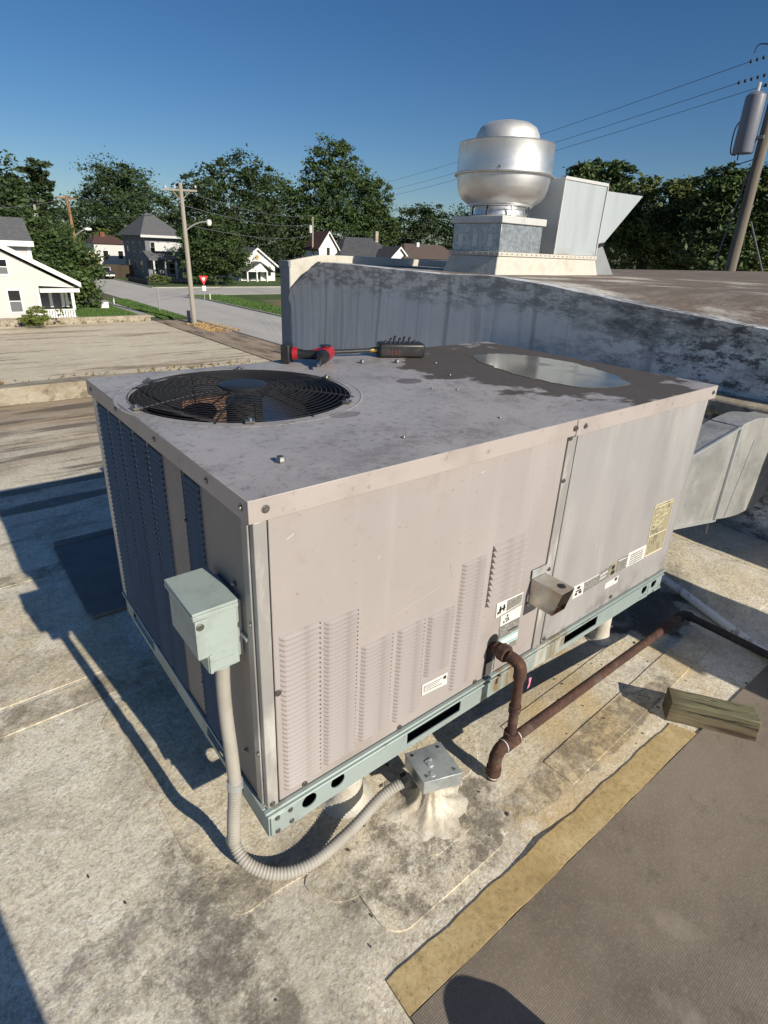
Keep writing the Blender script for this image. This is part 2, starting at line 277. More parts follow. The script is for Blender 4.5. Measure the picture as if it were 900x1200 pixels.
M['dry'] = mat('bare_patch', (.22, .15, .075), .95, layers=(dict(scale=.7, detail=7, lo=.45, hi=.6, col=(.10, .13, .04), amt=.8),))
M['siding'] = mat('cream_siding', (.62, .595, .56), .7, layers=(dict(scale=.6, lo=.45, hi=.7, col=(.56, .535, .50), amt=.5),), bump=(dict(kind='Z', scale=2.2, strength=.25, d=.02),))
M['white'] = mat('white_paint', (.80, .79, .75), .6)
M['grey_siding'] = mat('grey_house_siding', (.19, .20, .22), .8, layers=(dict(scale=.8, lo=.45, hi=.7, col=(.13, .14, .155), amt=.7),), bump=(dict(kind='Z', scale=2.4, strength=.4, d=.03),))
M['shingle'] = mat('grey_shingles', (.115, .115, .118), .9, layers=(dict(scale=3.5, detail=5, lo=.45, hi=.65, col=(.17, .17, .17), amt=.7),), bump=(dict(scale=6, strength=.4, d=.04),))
M['shingle_dark'] = mat('dark_shingles', (.055, .055, .062), .9, layers=(dict(scale=2, detail=5, lo=.45, hi=.65, col=(.085, .085, .09), amt=.7),))
M['shingle_red'] = mat('red_brown_shingles', (.095, .050, .040), .9)
M['shingle_brown'] = mat('brown_shingles', (.10, .075, .062), .9, layers=(dict(scale=2, detail=5, lo=.45, hi=.65, col=(.07, .052, .043), amt=.7),))
M['yellow'] = mat('yellow_siding', (.50, .37, .18), .8)
M['brick'] = mat('brick_red', (.20, .075, .05), .9)
M['board'] = mat('brown_board', (.085, .06, .038), .9, vary=.2)
M['glass'] = mat('window_glass', (.02, .022, .026), .08, spec=.8)
M['screen'] = mat('window_screen', (.14, .145, .15), .6)
M['pole'] = mat('grey_pole_wood', (.19, .165, .13), .9, layers=(dict(scale=3, detail=8, stretch=(6, 6, .3), lo=.42, hi=.66, col=(.13, .11, .085), amt=.85), dict(scale=6, detail=6, stretch=(8, 8, .2), lo=.6, hi=.66, col=(.06, .05, .04), amt=.8)), bump=(dict(scale=5, stretch=(6, 6, .3), strength=.5, d=.02),))
M['pole_tan'] = mat('tan_pole_wood', (.30, .17, .085), .9)
M['pole_pale'] = mat('pale_pole_wood', (.38, .345, .29), .9, layers=(dict(scale=2, detail=6, stretch=(6, 6, .3), lo=.45, hi=.65, col=(.27, .24, .20), amt=.8),))
M['can'] = mat('transformer_grey', (.19, .20, .24), .45, layers=(dict(scale=5, lo=.5, hi=.7, col=(.20, .21, .24), amt=.5),))
M['wire'] = mat('wire_black', (.02, .02, .022), .6)
M['wire_grey'] = mat('wire_grey', (.13, .13, .14), .6)
M['porcelain'] = mat('porcelain', (.60, .60, .60), .3)
M['sign_red'] = mat('sign_red', (.55, .02, .02), .5)
M['sign_back'] = mat('galvanised_sign_post', (.30, .30, .29), .5)
M['bark'] = mat('bark', (.09, .07, .05), .95)
M['truck'] = mat('dark_truck_paint', (.03, .032, .04), .3)
M['straw'] = mat('dry_straw', (.42, .28, .12), .95)
M['cloth'] = mat('dark_cloth', (.06, .06, .08), .9)
M['skin'] = mat('skin', (.45, .28, .2), .6)
def leafmat(name, a, b):
    m = mat(name, a, .62, layers=(dict(scale=.35, detail=3, lo=.4, hi=.62, col=b, amt=1.0), dict(scale=5, detail=2, lo=.5, hi=.75, col=(a[0]*1.6, a[1]*1.45, a[2]*1.2), amt=.7)), spec=.3, vary=.22)
    return m
M['leaf_a'] = leafmat('leaf_dark', (.048, .078, .026), (.030, .052, .020))
M['leaf_b'] = leafmat('leaf_mid', (.066, .104, .030), (.040, .068, .023))
M['leaf_c'] = leafmat('leaf_bright', (.125, .155, .038), (.060, .090, .025))
M['weed'] = mat('dry_weeds', (.19, .135, .06), .95)
M['grassblade'] = mat('grass_blades', (.075, .14, .028), .8, vary=.1)

# ------------------------------------------------------------------ mesh helpers
def newbm(): return bmesh.new()
def link(name, me, m, parent=None, loc=None):
    o = bpy.data.objects.new(name, me); COL.objects.link(o)
    for x in (m if isinstance(m, (list, tuple)) else [m]): me.materials.append(x)
    if parent: o.parent = parent
    if loc is not None: o.location = loc
    return o
def obj(name, bm, m, parent=None, loc=None, bevel=0, smooth=True, solid=0, seg=2, angle=34):
    bmesh.ops.remove_doubles(bm, verts=bm.verts, dist=1e-6)
    bmesh.ops.recalc_face_normals(bm, faces=bm.faces)
    if smooth:
        lim = math.radians(angle)
        for f in bm.faces: f.smooth = True
        for e in bm.edges:
            if len(e.link_faces) != 2 or e.calc_face_angle(0) > lim: e.smooth = False
    me = bpy.data.meshes.new(name); bm.to_mesh(me); bm.free()
    o = link(name, me, m, parent, loc)
    if solid:
        s = o.modifiers.new('s', 'SOLIDIFY'); s.thickness = abs(solid); s.offset = -1 if solid > 0 else 1
    if bevel:
        b = o.modifiers.new('b', 'BEVEL'); b.width = bevel; b.segments = seg; b.limit_method = 'ANGLE'; b.angle_limit = R(40)
    return o
def poly(bm, pts, mi=0):
    f = bm.faces.new([bm.verts.new(p) for p in pts]); f.material_index = mi; return f
def box(bm, a, b, mi=0):
    x0, y0, z0 = a; x1, y1, z1 = b
    v = [bm.verts.new(p) for p in ((x0,y0,z0),(x1,y0,z0),(x1,y1,z0),(x0,y1,z0),(x0,y0,z1),(x1,y0,z1),(x1,y1,z1),(x0,y1,z1))]
    for f in ((0,3,2,1),(4,5,6,7),(0,1,5,4),(1,2,6,5),(2,3,7,6),(3,0,4,7)):
        bm.faces.new([v[i] for i in f]).material_index = mi
    return bm
def hexa(bm, b4, t4, mi=0):
    v = [bm.verts.new(p) for p in list(b4)+list(t4)]
    for f in ((0,3,2,1),(4,5,6,7),(0,1,5,4),(1,2,6,5),(2,3,7,6),(3,0,4,7)):
        bm.faces.new([v[i] for i in f]).material_index = mi
def prism(bm, pts, d, mi=0):
    d = Vector(d); a = [bm.verts.new(p) for p in pts]; b = [bm.verts.new(Vector(p)+d) for p in pts]
    n = len(pts)
    bm.faces.new(a).material_index = mi; bm.faces.new(b[::-1]).material_index = mi
    for i in range(n): bm.faces.new([a[i], b[i], b[(i+1) % n], a[(i+1) % n]]).material_index = mi
def tube(bm, path, r, n=10, mi=0, cap=True):
    P = [Vector(p) for p in path]; k = len(P)
    rs = r if isinstance(r, (list, tuple)) else [r]*k
    T = [(P[min(i+1, k-1)]-P[max(i-1, 0)]).normalized() for i in range(k)]
    u = T[0].orthogonal().normalized(); rings = []
    for i in range(k):
        u = (u - T[i]*u.dot(T[i])).normalized(); v = T[i].cross(u)
        rings.append([bm.verts.new(P[i]+(u*math.cos(2*math.pi*j/n)+v*math.sin(2*math.pi*j/n))*rs[i]) for j in range(n)])
    for i in range(k-1):
        for j in range(n):
            bm.faces.new([rings[i][j], rings[i][(j+1) % n], rings[i+1][(j+1) % n], rings[i+1][j]]).material_index = mi
    if cap:
        bm.faces.new(rings[0][::-1]).material_index = mi; bm.faces.new(rings[-1]).material_index = mi
    return bm
def lathe(bm, prof, n=32, c=(0, 0, 0), mi=0, jit=None):
    c = Vector(c); rings = []
    for r, z in prof:
        if r < 1e-5: rings.append([bm.verts.new(c+Vector((0, 0, z)))])
        else:
            rings.append([bm.verts.new(c+Vector((math.cos(2*math.pi*j/n)*r*(jit(j, z) if jit else 1), math.sin(2*math.pi*j/n)*r*(jit(j, z) if jit else 1), z))) for j in range(n)])
    for a, b in zip(rings, rings[1:]):
        for j in range(n):
            q = [a[j % len(a)], a[(j+1) % len(a)], b[(j+1) % len(b)], b[j % len(b)]]
            q = [v for i, v in enumerate(q) if v not in q[:i]]
            if len(q) > 2: bm.faces.new(q).material_index = mi
    return bm
def cyl(bm, a, b, r, n=12, mi=0): return tube(bm, [a, b], r, n, mi)
def catmull(pts, k=6, closed=False):
    P = [Vector(p) for p in pts]; n = len(P); out = []
    for i in range(n if closed else n-1):
        if closed: p0, p1, p2, p3 = P[i-1], P[i], P[(i+1) % n], P[(i+2) % n]
        else: p0, p1, p2, p3 = P[max(i-1, 0)], P[i], P[i+1], P[min(i+2, n-1)]
        for j in range(k):
            t = j/k
            out.append(.5*((2*p1)+(p2-p0)*t+(2*p0-5*p1+4*p2-p3)*t*t+(3*p1-p0-3*p2+p3)*t**3))
    if not closed: out.append(P[-1])
    return out
def plate(bm, u0, u1, v0, v1, holes, fn, mi=0):
    """a sheet with holes; a hole is ('c', u, v, r) or ('r', ua, ub, va, vb) or ('p', points)"""
    H = []
    for h in holes:
        if h[0] == 'c': pts = [(h[1]+h[3]*math.cos(t), h[2]+h[3]*math.sin(t)) for t in np.linspace(0, 2*math.pi, h[4] if len(h) > 4 else 24, endpoint=False)]
        elif h[0] == 'r': pts = [(h[2], h[4]), (h[1], h[4]), (h[1], h[3]), (h[2], h[3])]
        else: pts = h[1]
        us = [p[0] for p in pts]; H.append((min(us), max(us), pts))
    H.sort(); cu = u0
    Q = lambda pts: bm.faces.new([bm.verts.new(fn(*p)) for p in pts])
    for a, b, pts in H:
        vs = [p[1] for p in pts]
        mrg = min(.012, (a-cu)*.5 if a > cu else .001); ca, cb = a-mrg, b+mrg
        va, vb = max(v0, min(vs)-.01), min(v1, max(vs)+.01)
        if va <= v0+1e-6: va = v0
        if vb >= v1-1e-6: vb = v1
        if ca > cu: Q([(cu, v0), (ca, v0), (ca, v1), (cu, v1)])
        if va > v0: Q([(ca, v0), (cb, v0), (cb, va), (ca, va)])
        if vb < v1: Q([(ca, vb), (cb, vb), (cb, v1), (ca, v1)])
        m = ((ca+cb)/2, (va+vb)/2); hw, hh = (cb-ca)/2, (vb-va)/2
        ctr = (sum(p[0] for p in pts)/len(pts), sum(p[1] for p in pts)/len(pts))
        def out(p):
            dx, dy = p[0]-m[0], p[1]-m[1]; s = min(hw/abs(dx) if abs(dx) > 1e-9 else 1e9, hh/abs(dy) if abs(dy) > 1e-9 else 1e9)
            return (m[0]+dx*s, m[1]+dy*s)
        corners = [(ca, va), (cb, va), (cb, vb), (ca, vb)]
        ang = lambda p: math.atan2(p[1]-m[1], p[0]-m[0]) % (2*math.pi)
        pts = sorted(pts, key=ang); n = len(pts)
        for i in range(n):
            p, q = pts[i], pts[(i+1) % n]; a0, a1 = ang(p), ang(q)
            if a1 <= a0: a1 += 2*math.pi
            mid = []
            for c in corners:
                t = ang(c)
                while t <= a0: t += 2*math.pi
                if a0+1e-6 < t < a1-1e-6: mid.append((t, c))
            mid = [c for _, c in sorted(mid)]
            Q([p, out(p)]+mid+[out(q), q])
        cu = cb
    if cu < u1: Q([(cu, v0), (u1, v0), (u1, v1), (cu, v1)])
def tag(o, label=None, cat=None, group=None, kind=None):
    if label: o['label'] = label
    if cat: o['category'] = cat
    if group: o['group'] = group
    if kind: o['kind'] = kind
    return o
def thing(name, label, cat, loc=(0, 0, 0), group=None, rot=None):
    o = bpy.data.objects.new(name, None); COL.objects.link(o); o.location = loc; o.empty_display_size = .1
    if rot: o.rotation_euler = rot
    return tag(o, label, cat, group)
def piece(name, me, m_owner, parent, loc=(0, 0, 0), rot=None, scale=None):
    o = bpy.data.objects.new(name, me); COL.objects.link(o); o.parent = parent; o.location = loc
    if rot: o.rotation_euler = rot
    if scale: o.scale = scale
    return o
def meshof(bm, name, mats, smooth=True):
    bmesh.ops.recalc_face_normals(bm, faces=bm.faces)
    if smooth:
        for f in bm.faces: f.smooth = True
        for e in bm.edges:
            if len(e.link_faces) != 2 or e.calc_face_angle(0) > R(34): e.smooth = False
    me = bpy.data.meshes.new(name); bm.to_mesh(me); bm.free()
    for m in mats: me.materials.append(m)
    return me
def struct(name, bm, m, **k): return tag(obj(name, bm, m, **k), kind='structure')
def sheet(name, pts, z, m, h=0.0):
    bm = newbm()
    if h: prism(bm, [(p[0], p[1], z) for p in pts], (0, 0, h))
    else: poly(bm, [(p[0], p[1], z) for p in pts])
    return struct(name, bm, m)
def rect(x0, y0, x1, y1): return [(x0, y0), (x1, y0), (x1, y1), (x0, y1)]
rnd = random.Random(7)

# ================================================================== SETTING
bm = newbm(); poly(bm, [(-1500, -1500, GZ-.02), (1500, -1500, GZ-.02), (1500, 1500, GZ-.02), (-1500, 1500, GZ-.02)])
struct('ground', bm, M['ground'])
sheet('parking_lot', rect(-40, 6.3, 14.6, 46.6), GZ, M['lot'])
sheet('street', rect(17.7, -40, 25.5, 220), GZ-.01, M['street'])
sheet('cross_street', rect(25.5, 68, 120, 80), GZ-.006, M['street'])
sheet('dirt_sidewalk', rect(14.6, 6.3, 17.5, 46.0), GZ+.004, M['walk'], .05)
sheet('pale_sidewalk', rect(14.4, 49, 15.5, 64), GZ+.004, M['walk_clean'], .05)
sheet('lawn', rect(9.7, 48.2, 14.38, 60), GZ+.02, M['lawn'], .04)
sheet('lawn', rect(15.52, 47.2, 17.5, 64), GZ+.02, M['lawn'], .05)
sheet('lawn', rect(25.72, 30, 60, 67.6), GZ+.0, M['lawn'], .07)
sheet('lawn', rect(25.72, 80.3, 90, 120), GZ+.0, M['lawn'], .07)
sheet('lawn', rect(15.52, 84, 17.5, 130), GZ+.0, M['lawn'], .07)
sheet('bare_patch', [(29, 52), (40, 50), (43, 56), (40, 61), (31, 60)], GZ+.074, M['dry'])
for x0, x1, y0, y1 in ((17.5, 17.7, 6, 62), (25.5, 25.7, 25, 67.8), (25.5, 25.7, 80.2, 150)):
    bm = newbm(); box(bm, (x0, y0, GZ-.05), (x1, y1, GZ+.12)); struct('kerb', bm, M['walk_clean'], bevel=.02)
bm = newbm(); box(bm, (25.72, 67.6, GZ-.05), (110, 67.85, GZ+.12)); struct('kerb', bm, M['walk_clean'])
bm = newbm(); box(bm, (25.72, 80.02, GZ-.05), (110, 80.28, GZ+.12)); struct('kerb', bm, M['walk_clean'])
bm = newbm(); box(bm, (-40, 46.62, GZ-.05), (14.4, 47.0, GZ+.42)); struct('retaining_wall', bm, M['coping'], bevel=.03)

# grass tufts on the near lawns, dry weeds along the lot
def tufts(name, areas, n, h, m, seed, wid=.035):
    g = np.random.default_rng(seed); V = []
    for (x0, y0, x1, y1, z), k in zip(areas, n):
        x = g.uniform(x0, x1, k); y = g.uniform(y0, y1, k); a = g.uniform(0, 6.28, k); hh = g.uniform(.5, 1, k)*h
        dx, dy = np.cos(a)*wid, np.sin(a)*wid; lx, ly = g.normal(0, .3, k)*hh, g.normal(0, .3, k)*hh
        V.append(np.stack([np.stack([x-dx, y-dy, np.full(k, z)], 1), np.stack([x+dx, y+dy, np.full(k, z)], 1), np.stack([x+lx, y+ly, z+hh], 1)], 1))
    V = np.concatenate(V); nf = len(V)
    me = bpy.data.meshes.new(name)
    me.from_pydata(V.reshape(-1, 3).tolist(), [], np.arange(nf*3).reshape(-1, 3).tolist())
    return tag(link(name, me, m), kind='stuff')
tufts('grass', [(9.7, 48.2, 14.4, 60, GZ+.06), (15.5, 47.2, 17.5, 64, GZ+.07), (25.7, 44, 29.5, 67.6, GZ+.07)], [9000, 6000, 6000], .16, M['grassblade'], 3, .06)
tufts('dry_weeds', [(-12, 6.4, 13, 11.5, GZ), (-12, 8, 14.4, 10.5, GZ), (-10, 46.3, 14.4, 47.6, GZ), (-14, 17.5, 14, 20.5, GZ), (0, 22.5, 13.5, 28, GZ)], [300, 300, 400, 260, 420], .26, M['weed'], 4, .06)
tufts('straw', [(16.0, 38.5, 18.2, 43.6, GZ+.05)], [700], .10, M['straw'], 5, .10)

# our roof: a membrane sheet on the building's body
bm = newbm(); box(bm, (-9, -7, GZ-.05), (3.345, 5.44, RZ-.03)); struct('building_body', bm, M['coping'])
bm = newbm()
nx, ny = 90, 90
g = np.random.default_rng(2)
xs = np.linspace(-9, 3.35, nx); ys = np.linspace(-7, 5.46, ny)
grid = [[bm.verts.new((x, y, RZ)) for y in ys] for x in xs]
for i in range(nx-1):
    for j in range(ny-1): bm.faces.new([grid[i][j], grid[i+1][j], grid[i+1][j+1], grid[i][j+1]])
struct('roof_surface', bm, M['roof'])
# roof seams and patches, each a lapped sheet a few millimetres thick
def patch(name, px, k, m, z, t=.0016, closed=True):
    pts = [at(x, y, 2, RZ) for x, y in px]
    pts = catmull(pts, k, True) if k > 1 else pts
    bm = newbm(); prism(bm, [(p.x, p.y, RZ-.001) for p in pts], (0, 0, z+t+.001))
    return struct(name, bm, m, bevel=.0012)
patch('roof_patch', [(127, 832), (160, 895), (195, 960), (232, 1030), (262, 1060), (285, 1072), (330, 1042), (400, 1000), (470, 950), (560, 890), (500, 800), (300, 760)], 4, M['roof2'], .0004)
patch('roof_patch', [(358, 1030), (376, 1052), (408, 1056), (450, 1030), (500, 990), (450, 960), (400, 975)], 5, M['roof2'], .0016)
def rrect(cx_, cy_, wx, wy, r, z, m, t=.0016, wob=.0015):
    pts = []
    for sx, sy, a0 in ((1, 1, 0), (-1, 1, 90), (-1, -1, 180), (1, -1, 270)):
        for k in range(7):
            a = R(a0+15*k); pts.append((cx_+sx*(wx/2-r)+r*math.cos(a)+rnd.uniform(-wob, wob)*.4, cy_+sy*(wy/2-r)+r*math.sin(a)+rnd.uniform(-wob, wob)*.4, RZ-.001))
    bm = newbm(); prism(bm, pts, (0, 0, z+t+.001)); return struct('roof_patch', bm, m, bevel=.001)
pA, pB, pC = at(492, 1077, 2, RZ), at(615, 960, 2, RZ), at(431, 1000, 2, RZ)
rrect((.17+.62)/2, (-.275+.03)/2, .44, .30, .06, .0030, M['roof3'])
rrect(.47, -.10, .17, .17, .03, .0044, M['roof2'], .0014)
rrect(-.55, 1.45, 1.1, .7, .05, .0003, M['roof2'], .002)
rrect(2.55, .15, .5, .8, .03, .0003, M['roof2'])
def seam(px, wd, z, m='roof2'):
    pts = [at(x, y, 2, RZ) for x, y in px]; pts = catmull(pts, 6)
    bm = newbm()
    L_, R_ = [], []
    for i, p in enumerate(pts):
        t = (pts[min(i+1, len(pts)-1)]-pts[max(0, i-1)]); n = Vector((-t.y, t.x, 0)).normalized()*wd/2
        L_.append(p+n); R_.append(p-n)
    for i in range(len(pts)-1):
        q = [L_[i], L_[i+1], R_[i+1], R_[i]]
        hexa(bm, [(v.x, v.y, RZ-.001) for v in q], [(v.x, v.y, RZ+z+.002) for v in q])
    return struct('roof_seam', bm, M[m])
def rline(x0, y0, x1, y1, wd=.09, m='roof2', z=.0008):
    bm = newbm(); d = Vector((x1-x0, y1-y0, 0)).normalized(); n = Vector((-d.y, d.x, 0))*wd/2; k = 9; pts = []
    for s in (1, -1):
        for i in range(k+1):
            t = i/k if s > 0 else 1-i/k
            pts.append((x0+(x1-x0)*t+n.x*s+rnd.uniform(-.0015, .0015), y0+(y1-y0)*t+n.y*s+rnd.uniform(-.0015, .0015), RZ-.001))
    prism(bm, pts, (0, 0, z+.0028)); return struct('roof_seam', bm, M[m], bevel=.001)
rline(-6, .98, .2, 1.02, .12); rline(-7, 1.98, .5, 2.0, .10); rline(-8, 3.05, 3.2, 3.02, .12, 'roof3'); rline(-8, 4.25, 3.2, 4.22, .16, 'roof3'); rline(-8, 4.75, 3.2, 4.8, .2, 'roof3')
rline(2.2, .62, 3.3, .58, .1); rline(.9, -.22, 2.0, -.18, .11); rline(.9, -.02, 1.75, 0.0, .07); rline(2.95, -2, 2.98, 5, .12)
# small dirt crumbs and leaf bits lying about
bm = newbm()
for i in range(150):
    x, y = (rnd.uniform(-1.5, 2.4), rnd.uniform(-.8, 3.2)) if i < 90 else (rnd.uniform(.1, 1.9), rnd.uniform(-.42, .25))
    a, r_ = rnd.uniform(0, 6.3), rnd.choice((.002, .003, .004, .006, .009)); c_, s_ = math.cos(a)*r_, math.sin(a)*r_; h_ = rnd.uniform(.002, .005)
    prism(bm, [(x+c_, y+s_, RZ+.0005), (x-s_*.6, y+c_*.6, RZ+.0005), (x-c_, y-s_, RZ+.0005), (x+s_*.5, y-c_*.5, RZ+.0005)], (0, 0, h_))
tag(obj('debris', bm, M['bark']), kind='stuff')
# the rear edge of our roof
bm = newbm()
pp = [(x, 5.46+rnd.uniform(-.015, .015)) for x in np.linspace(-9, 3.3, 40)]
for (xa, ya), (xb, yb) in zip(pp, pp[1:]):
    hexa(bm, [(xa, ya, RZ-.3), (xb, yb, RZ-.3), (xb, 5.72, RZ-.3), (xa, 5.72, RZ-.3)],
         [(xa, ya+.01, -.055+.012*math.sin(xa*3)), (xb, yb+.01, -.055+.012*math.sin(xb*3)), (xb, 5.72, -.07+.02*math.sin(xb*2)), (xa, 5.72, -.07+.02*math.sin(xa*2))])
bmesh.ops.remove_doubles(bm, verts=bm.verts, dist=1e-5)
tag(obj('roof_edge_wall', bm, M['coping'], bevel=.01), 'low stained concrete wall along the rear edge of the lower roof', 'wall')
bm = newbm(); box(bm, (-8.9, 5.725, GZ), (3.3, 5.9, RZ-.31)); struct('building_rear_wall', bm, M['coping'])

# ================================================================== RAISED ROOF
WX = 3.35
prof = [(-6, .70), (-2, .86), (.344, .977), (.83, 1.015), (1.435, 1.073), (1.87, 1.112), (2.37, 1.143), (2.96, 1.122), (3.8, 1.136), (4.4, 1.147), (4.785, 1.145), (5.0, 1.085), (5.14, 1.03), (5.35, .92), (5.54, .80), (5.595, .70)]
def wtop(y):
    for (a, za), (b, zb) in zip(prof, prof[1:]):
        if a <= y <= b: return za+(zb-za)*(y-a)/(b-a)
    return prof[-1][1]
up = thing('raised_roof', 'higher flat roof with a white weathered membrane wall beside the air conditioner', 'building', (WX, 0, RZ))
bm = newbm()
ysw = np.concatenate([np.linspace(-6, 0, 20), np.linspace(.1, 5.595, 90)])
rows = []
for y in ysw:
    y = float(y); zt = wtop(y)-RZ; r_ = []
    for k in range(15):
        t = k/14; z = -.3 + (zt+.3)*t
        bul = .018*math.sin(y*1.7+z*2)*math.sin(z*3.1)+.010*math.sin(y*5.3+1)+.006*math.sin(y*13+z*5)
        if t > .93: bul += .03
        r_.append(bm.verts.new((-max(0, bul+.03), y, z)))
    r_.append(bm.verts.new((.06, y, zt+.004))); rows.append(r_)
for a, b in zip(rows, rows[1:]):
    for k in range(15): bm.faces.new([a[k], b[k], b[k+1], a[k+1]])
obj('wall', bm, M['wall'], up, angle=60)
# the roof sheet, dropping from the edge to its own level
def rz(x, y):
    e = wtop(y) if y < 4.785 else 1.145
    p = 1.10+.004*(x-4.6)
    t = min(1, max(0, (x-WX)/1.1)); t = t*t*(3-2*t)
    return e*(1-t)+p*t
bm = newbm(); xs = np.concatenate([np.linspace(WX+.055, 5, 16), np.linspace(5.4, 18.5, 20)]); ys = np.linspace(-6, 5.6, 60)
gr = [[bm.verts.new((x-WX, y, (rz(x, y) if not (y > 4.785 and x < WX+.3) else min(rz(x, y), wtop(y)+ (x-WX)*1.2))-RZ)) for y in ys] for x in xs]
for i in range(len(xs)-1):
    for j in range(len(ys)-1): bm.faces.new([gr[i][j], gr[i+1][j], gr[i+1][j+1], gr[i][j+1]])
obj('roof', bm, M['upper_roof'], up, angle=60)
bm = newbm(); box(bm, (.1, -6, GZ-RZ), (15.1, 5.59, .9)); obj('core', bm, M['coping'], up)
# rear parapet, facing the sun
bm = newbm()
px_ = [(3.334, 1.135), (3.5, 1.165), (3.75, 1.205), (3.95, 1.212), (4.6, 1.205), (5.3, 1.193), (6.1, 1.183), (6.9, 1.17)]
for (xa, za), (xb, zb) in zip(px_, px_[1:]):
    n = 3
    for i in range(n):
        a, b = xa+(xb-xa)*i/n, xa+(xb-xa)*(i+1)/n; z1, z2 = za+(zb-za)*i/n, za+(zb-za)*(i+1)/n
        ya, yb = 5.60+.012*math.sin(a*7), 5.60+.012*math.sin(b*7)
        hexa(bm, [(a-WX, ya, -.2), (b-WX, yb, -.2), (b-WX, 5.74, -.2), (a-WX, 5.74, -.2)], [(a-WX, ya+.02, z1-RZ), (b-WX, yb+.02, z2-RZ), (b-WX, 5.74, z2-RZ-.01), (a-WX, 5.74, z1-RZ-.01)])
bmesh.ops.remove_doubles(bm, verts=bm.verts, dist=1e-5)
obj('parapet', bm, M['white_mem'], up, bevel=.012)
bm = newbm(); box(bm, (-.022, 5.612, GZ-RZ), (-.004, 5.84, 1.27)); t = obj('corner_trim', bm, M['trim_grey'], up, bevel=.004)
bm = newbm(); box(bm, (-.032, 5.606, 1.272), (.0, 5.86, 1.345)); obj('trim_cap', bm, M['trim_grey'], t, bevel=.004)
# a ledge low on the wall, right of the unit
zl = at(837, 469, 0, 3.1).z
bm = newbm(); pts = np.linspace(-4, 2.4, 40)
for a, b in zip(pts, pts[1:]):
    f = lambda y: .012*math.sin(y*6)+.006*math.sin(y*17)
    hexa(bm, [(-.25+f(a), a, zl-.07-RZ), (-.03, a, zl-.07-RZ), (-.03, b, zl-.07-RZ), (-.25+f(b), b, zl-.07-RZ)],
         [(-.24+f(a), a, zl-RZ+f(a)*.4), (-.035, a, zl+.012-RZ), (-.035, b, zl+.012-RZ), (-.24+f(b), b, zl-RZ+f(b)*.4)])
bmesh.ops.remove_doubles(bm, verts=bm.verts, dist=1e-5)
obj('ledge', bm, M['coping'], up, bevel=.012)

# ================================================================== ROOFTOP AIR CONDITIONER
W_, D_, H_ = 1.88, 1.112, .885
ac = thing('rooftop_air_conditioner', 'large weathered taupe rooftop air conditioner with louvered sides and a fan grille on top', 'air conditioner')
# base rail: front, left, right, rear
bm = newbm()
hol = [('c', .112, .040, .021), ('c', .197, .046, .021), ('r', .432, .645, .020, .066), ('r', 1.175, 1.385, .020, .066), ('c', 1.735, .045, .021), ('c', 1.812, .047, .021)]
plate(bm, 0, W_, 0, .084, hol, lambda u, v: (u, -.004, v))
rail = obj('base_rail', bm, M['rail'], ac, solid=.003)
bm = newbm(); plate(bm, 0, D_, 0, .084, [('r', .13, .36, .018, .064), ('r', .80, 1.03, .018, .064)], lambda u, v: (0, u, v)); obj('base_rail', bm, M['rail'], ac, solid=-.003)
bm = newbm(); plate(bm, 0, D_, 0, .084, [('r', .13, .36, .018, .064), ('r', .80, 1.03, .018, .064)], lambda u, v: (W_, u, v)); obj('base_rail', bm, M['rail'], ac, solid=.003)
bm = newbm(); plate(bm, 0, W_, 0, .084, [('r', .432, .645, .020, .066), ('r', 1.175, 1.385, .020, .066)], lambda u, v: (u, D_, v)); obj('base_rail', bm, M['rail'], ac, solid=-.003)
bm = newbm()
for z0, y0, y1 in ((.084, -.013, .010),):
    box(bm, (-.010, -.012, .0845), (W_+.008, .002, .0915)); box(bm, (-.010, .003, .0845), (-.001, D_, .0915)); box(bm, (W_+.001, .003, .0845), (W_+.008, D_, .0915))
box(bm, (-.004, -.011, .068), (W_, -.0045, .074)); box(bm, (.0035, -.010, .004), (.075, -.0045, .066)); box(bm, (W_-.06, -.010, .004), (W_-.002, -.0045, .012))
obj('rail_lip', bm, M['rail'], ac, bevel=.002)
bm = newbm(); box(bm, (.0, .0005, .0005), (W_, .052, .0035)); obj('rail_flange', bm, M['dark'], ac)
bm = newbm(); box(bm, (.0, D_-.052, .0005), (W_, D_-.0005, .0035)); obj('rail_flange', bm, M['dark'], ac)
bm = newbm(); box(bm, (.01, .01, .074), (W_-.01, D_-.01, .0835)); obj('base_pan', bm, M['dark'], ac)
# inner core seen through the louvers and the fan opening
bm = newbm()
for a, b in (((.02, .016, .0925), (W_-.02, .022, .834)), ((.02, D_-.022, .0925), (W_-.02, D_-.016, .834)), ((.018, .0225, .0925), (.024, D_-.023, .834)), ((W_-.024, .0225, .0925), (W_-.018, D_-.023, .834)), ((.78, .0225, .0925), (.80, D_-.023, .834))):
    box(bm, a, b)
obj('inner_casing', bm, M['dark'], ac)
bm = newbm(); box(bm, (.05, D_-.09, .12), (.74, D_-.04, .80)); box(bm, (.045, .10, .12), (.07, D_-.10, .80)); obj('condenser_coil', bm, M['coil_brown'], ac)
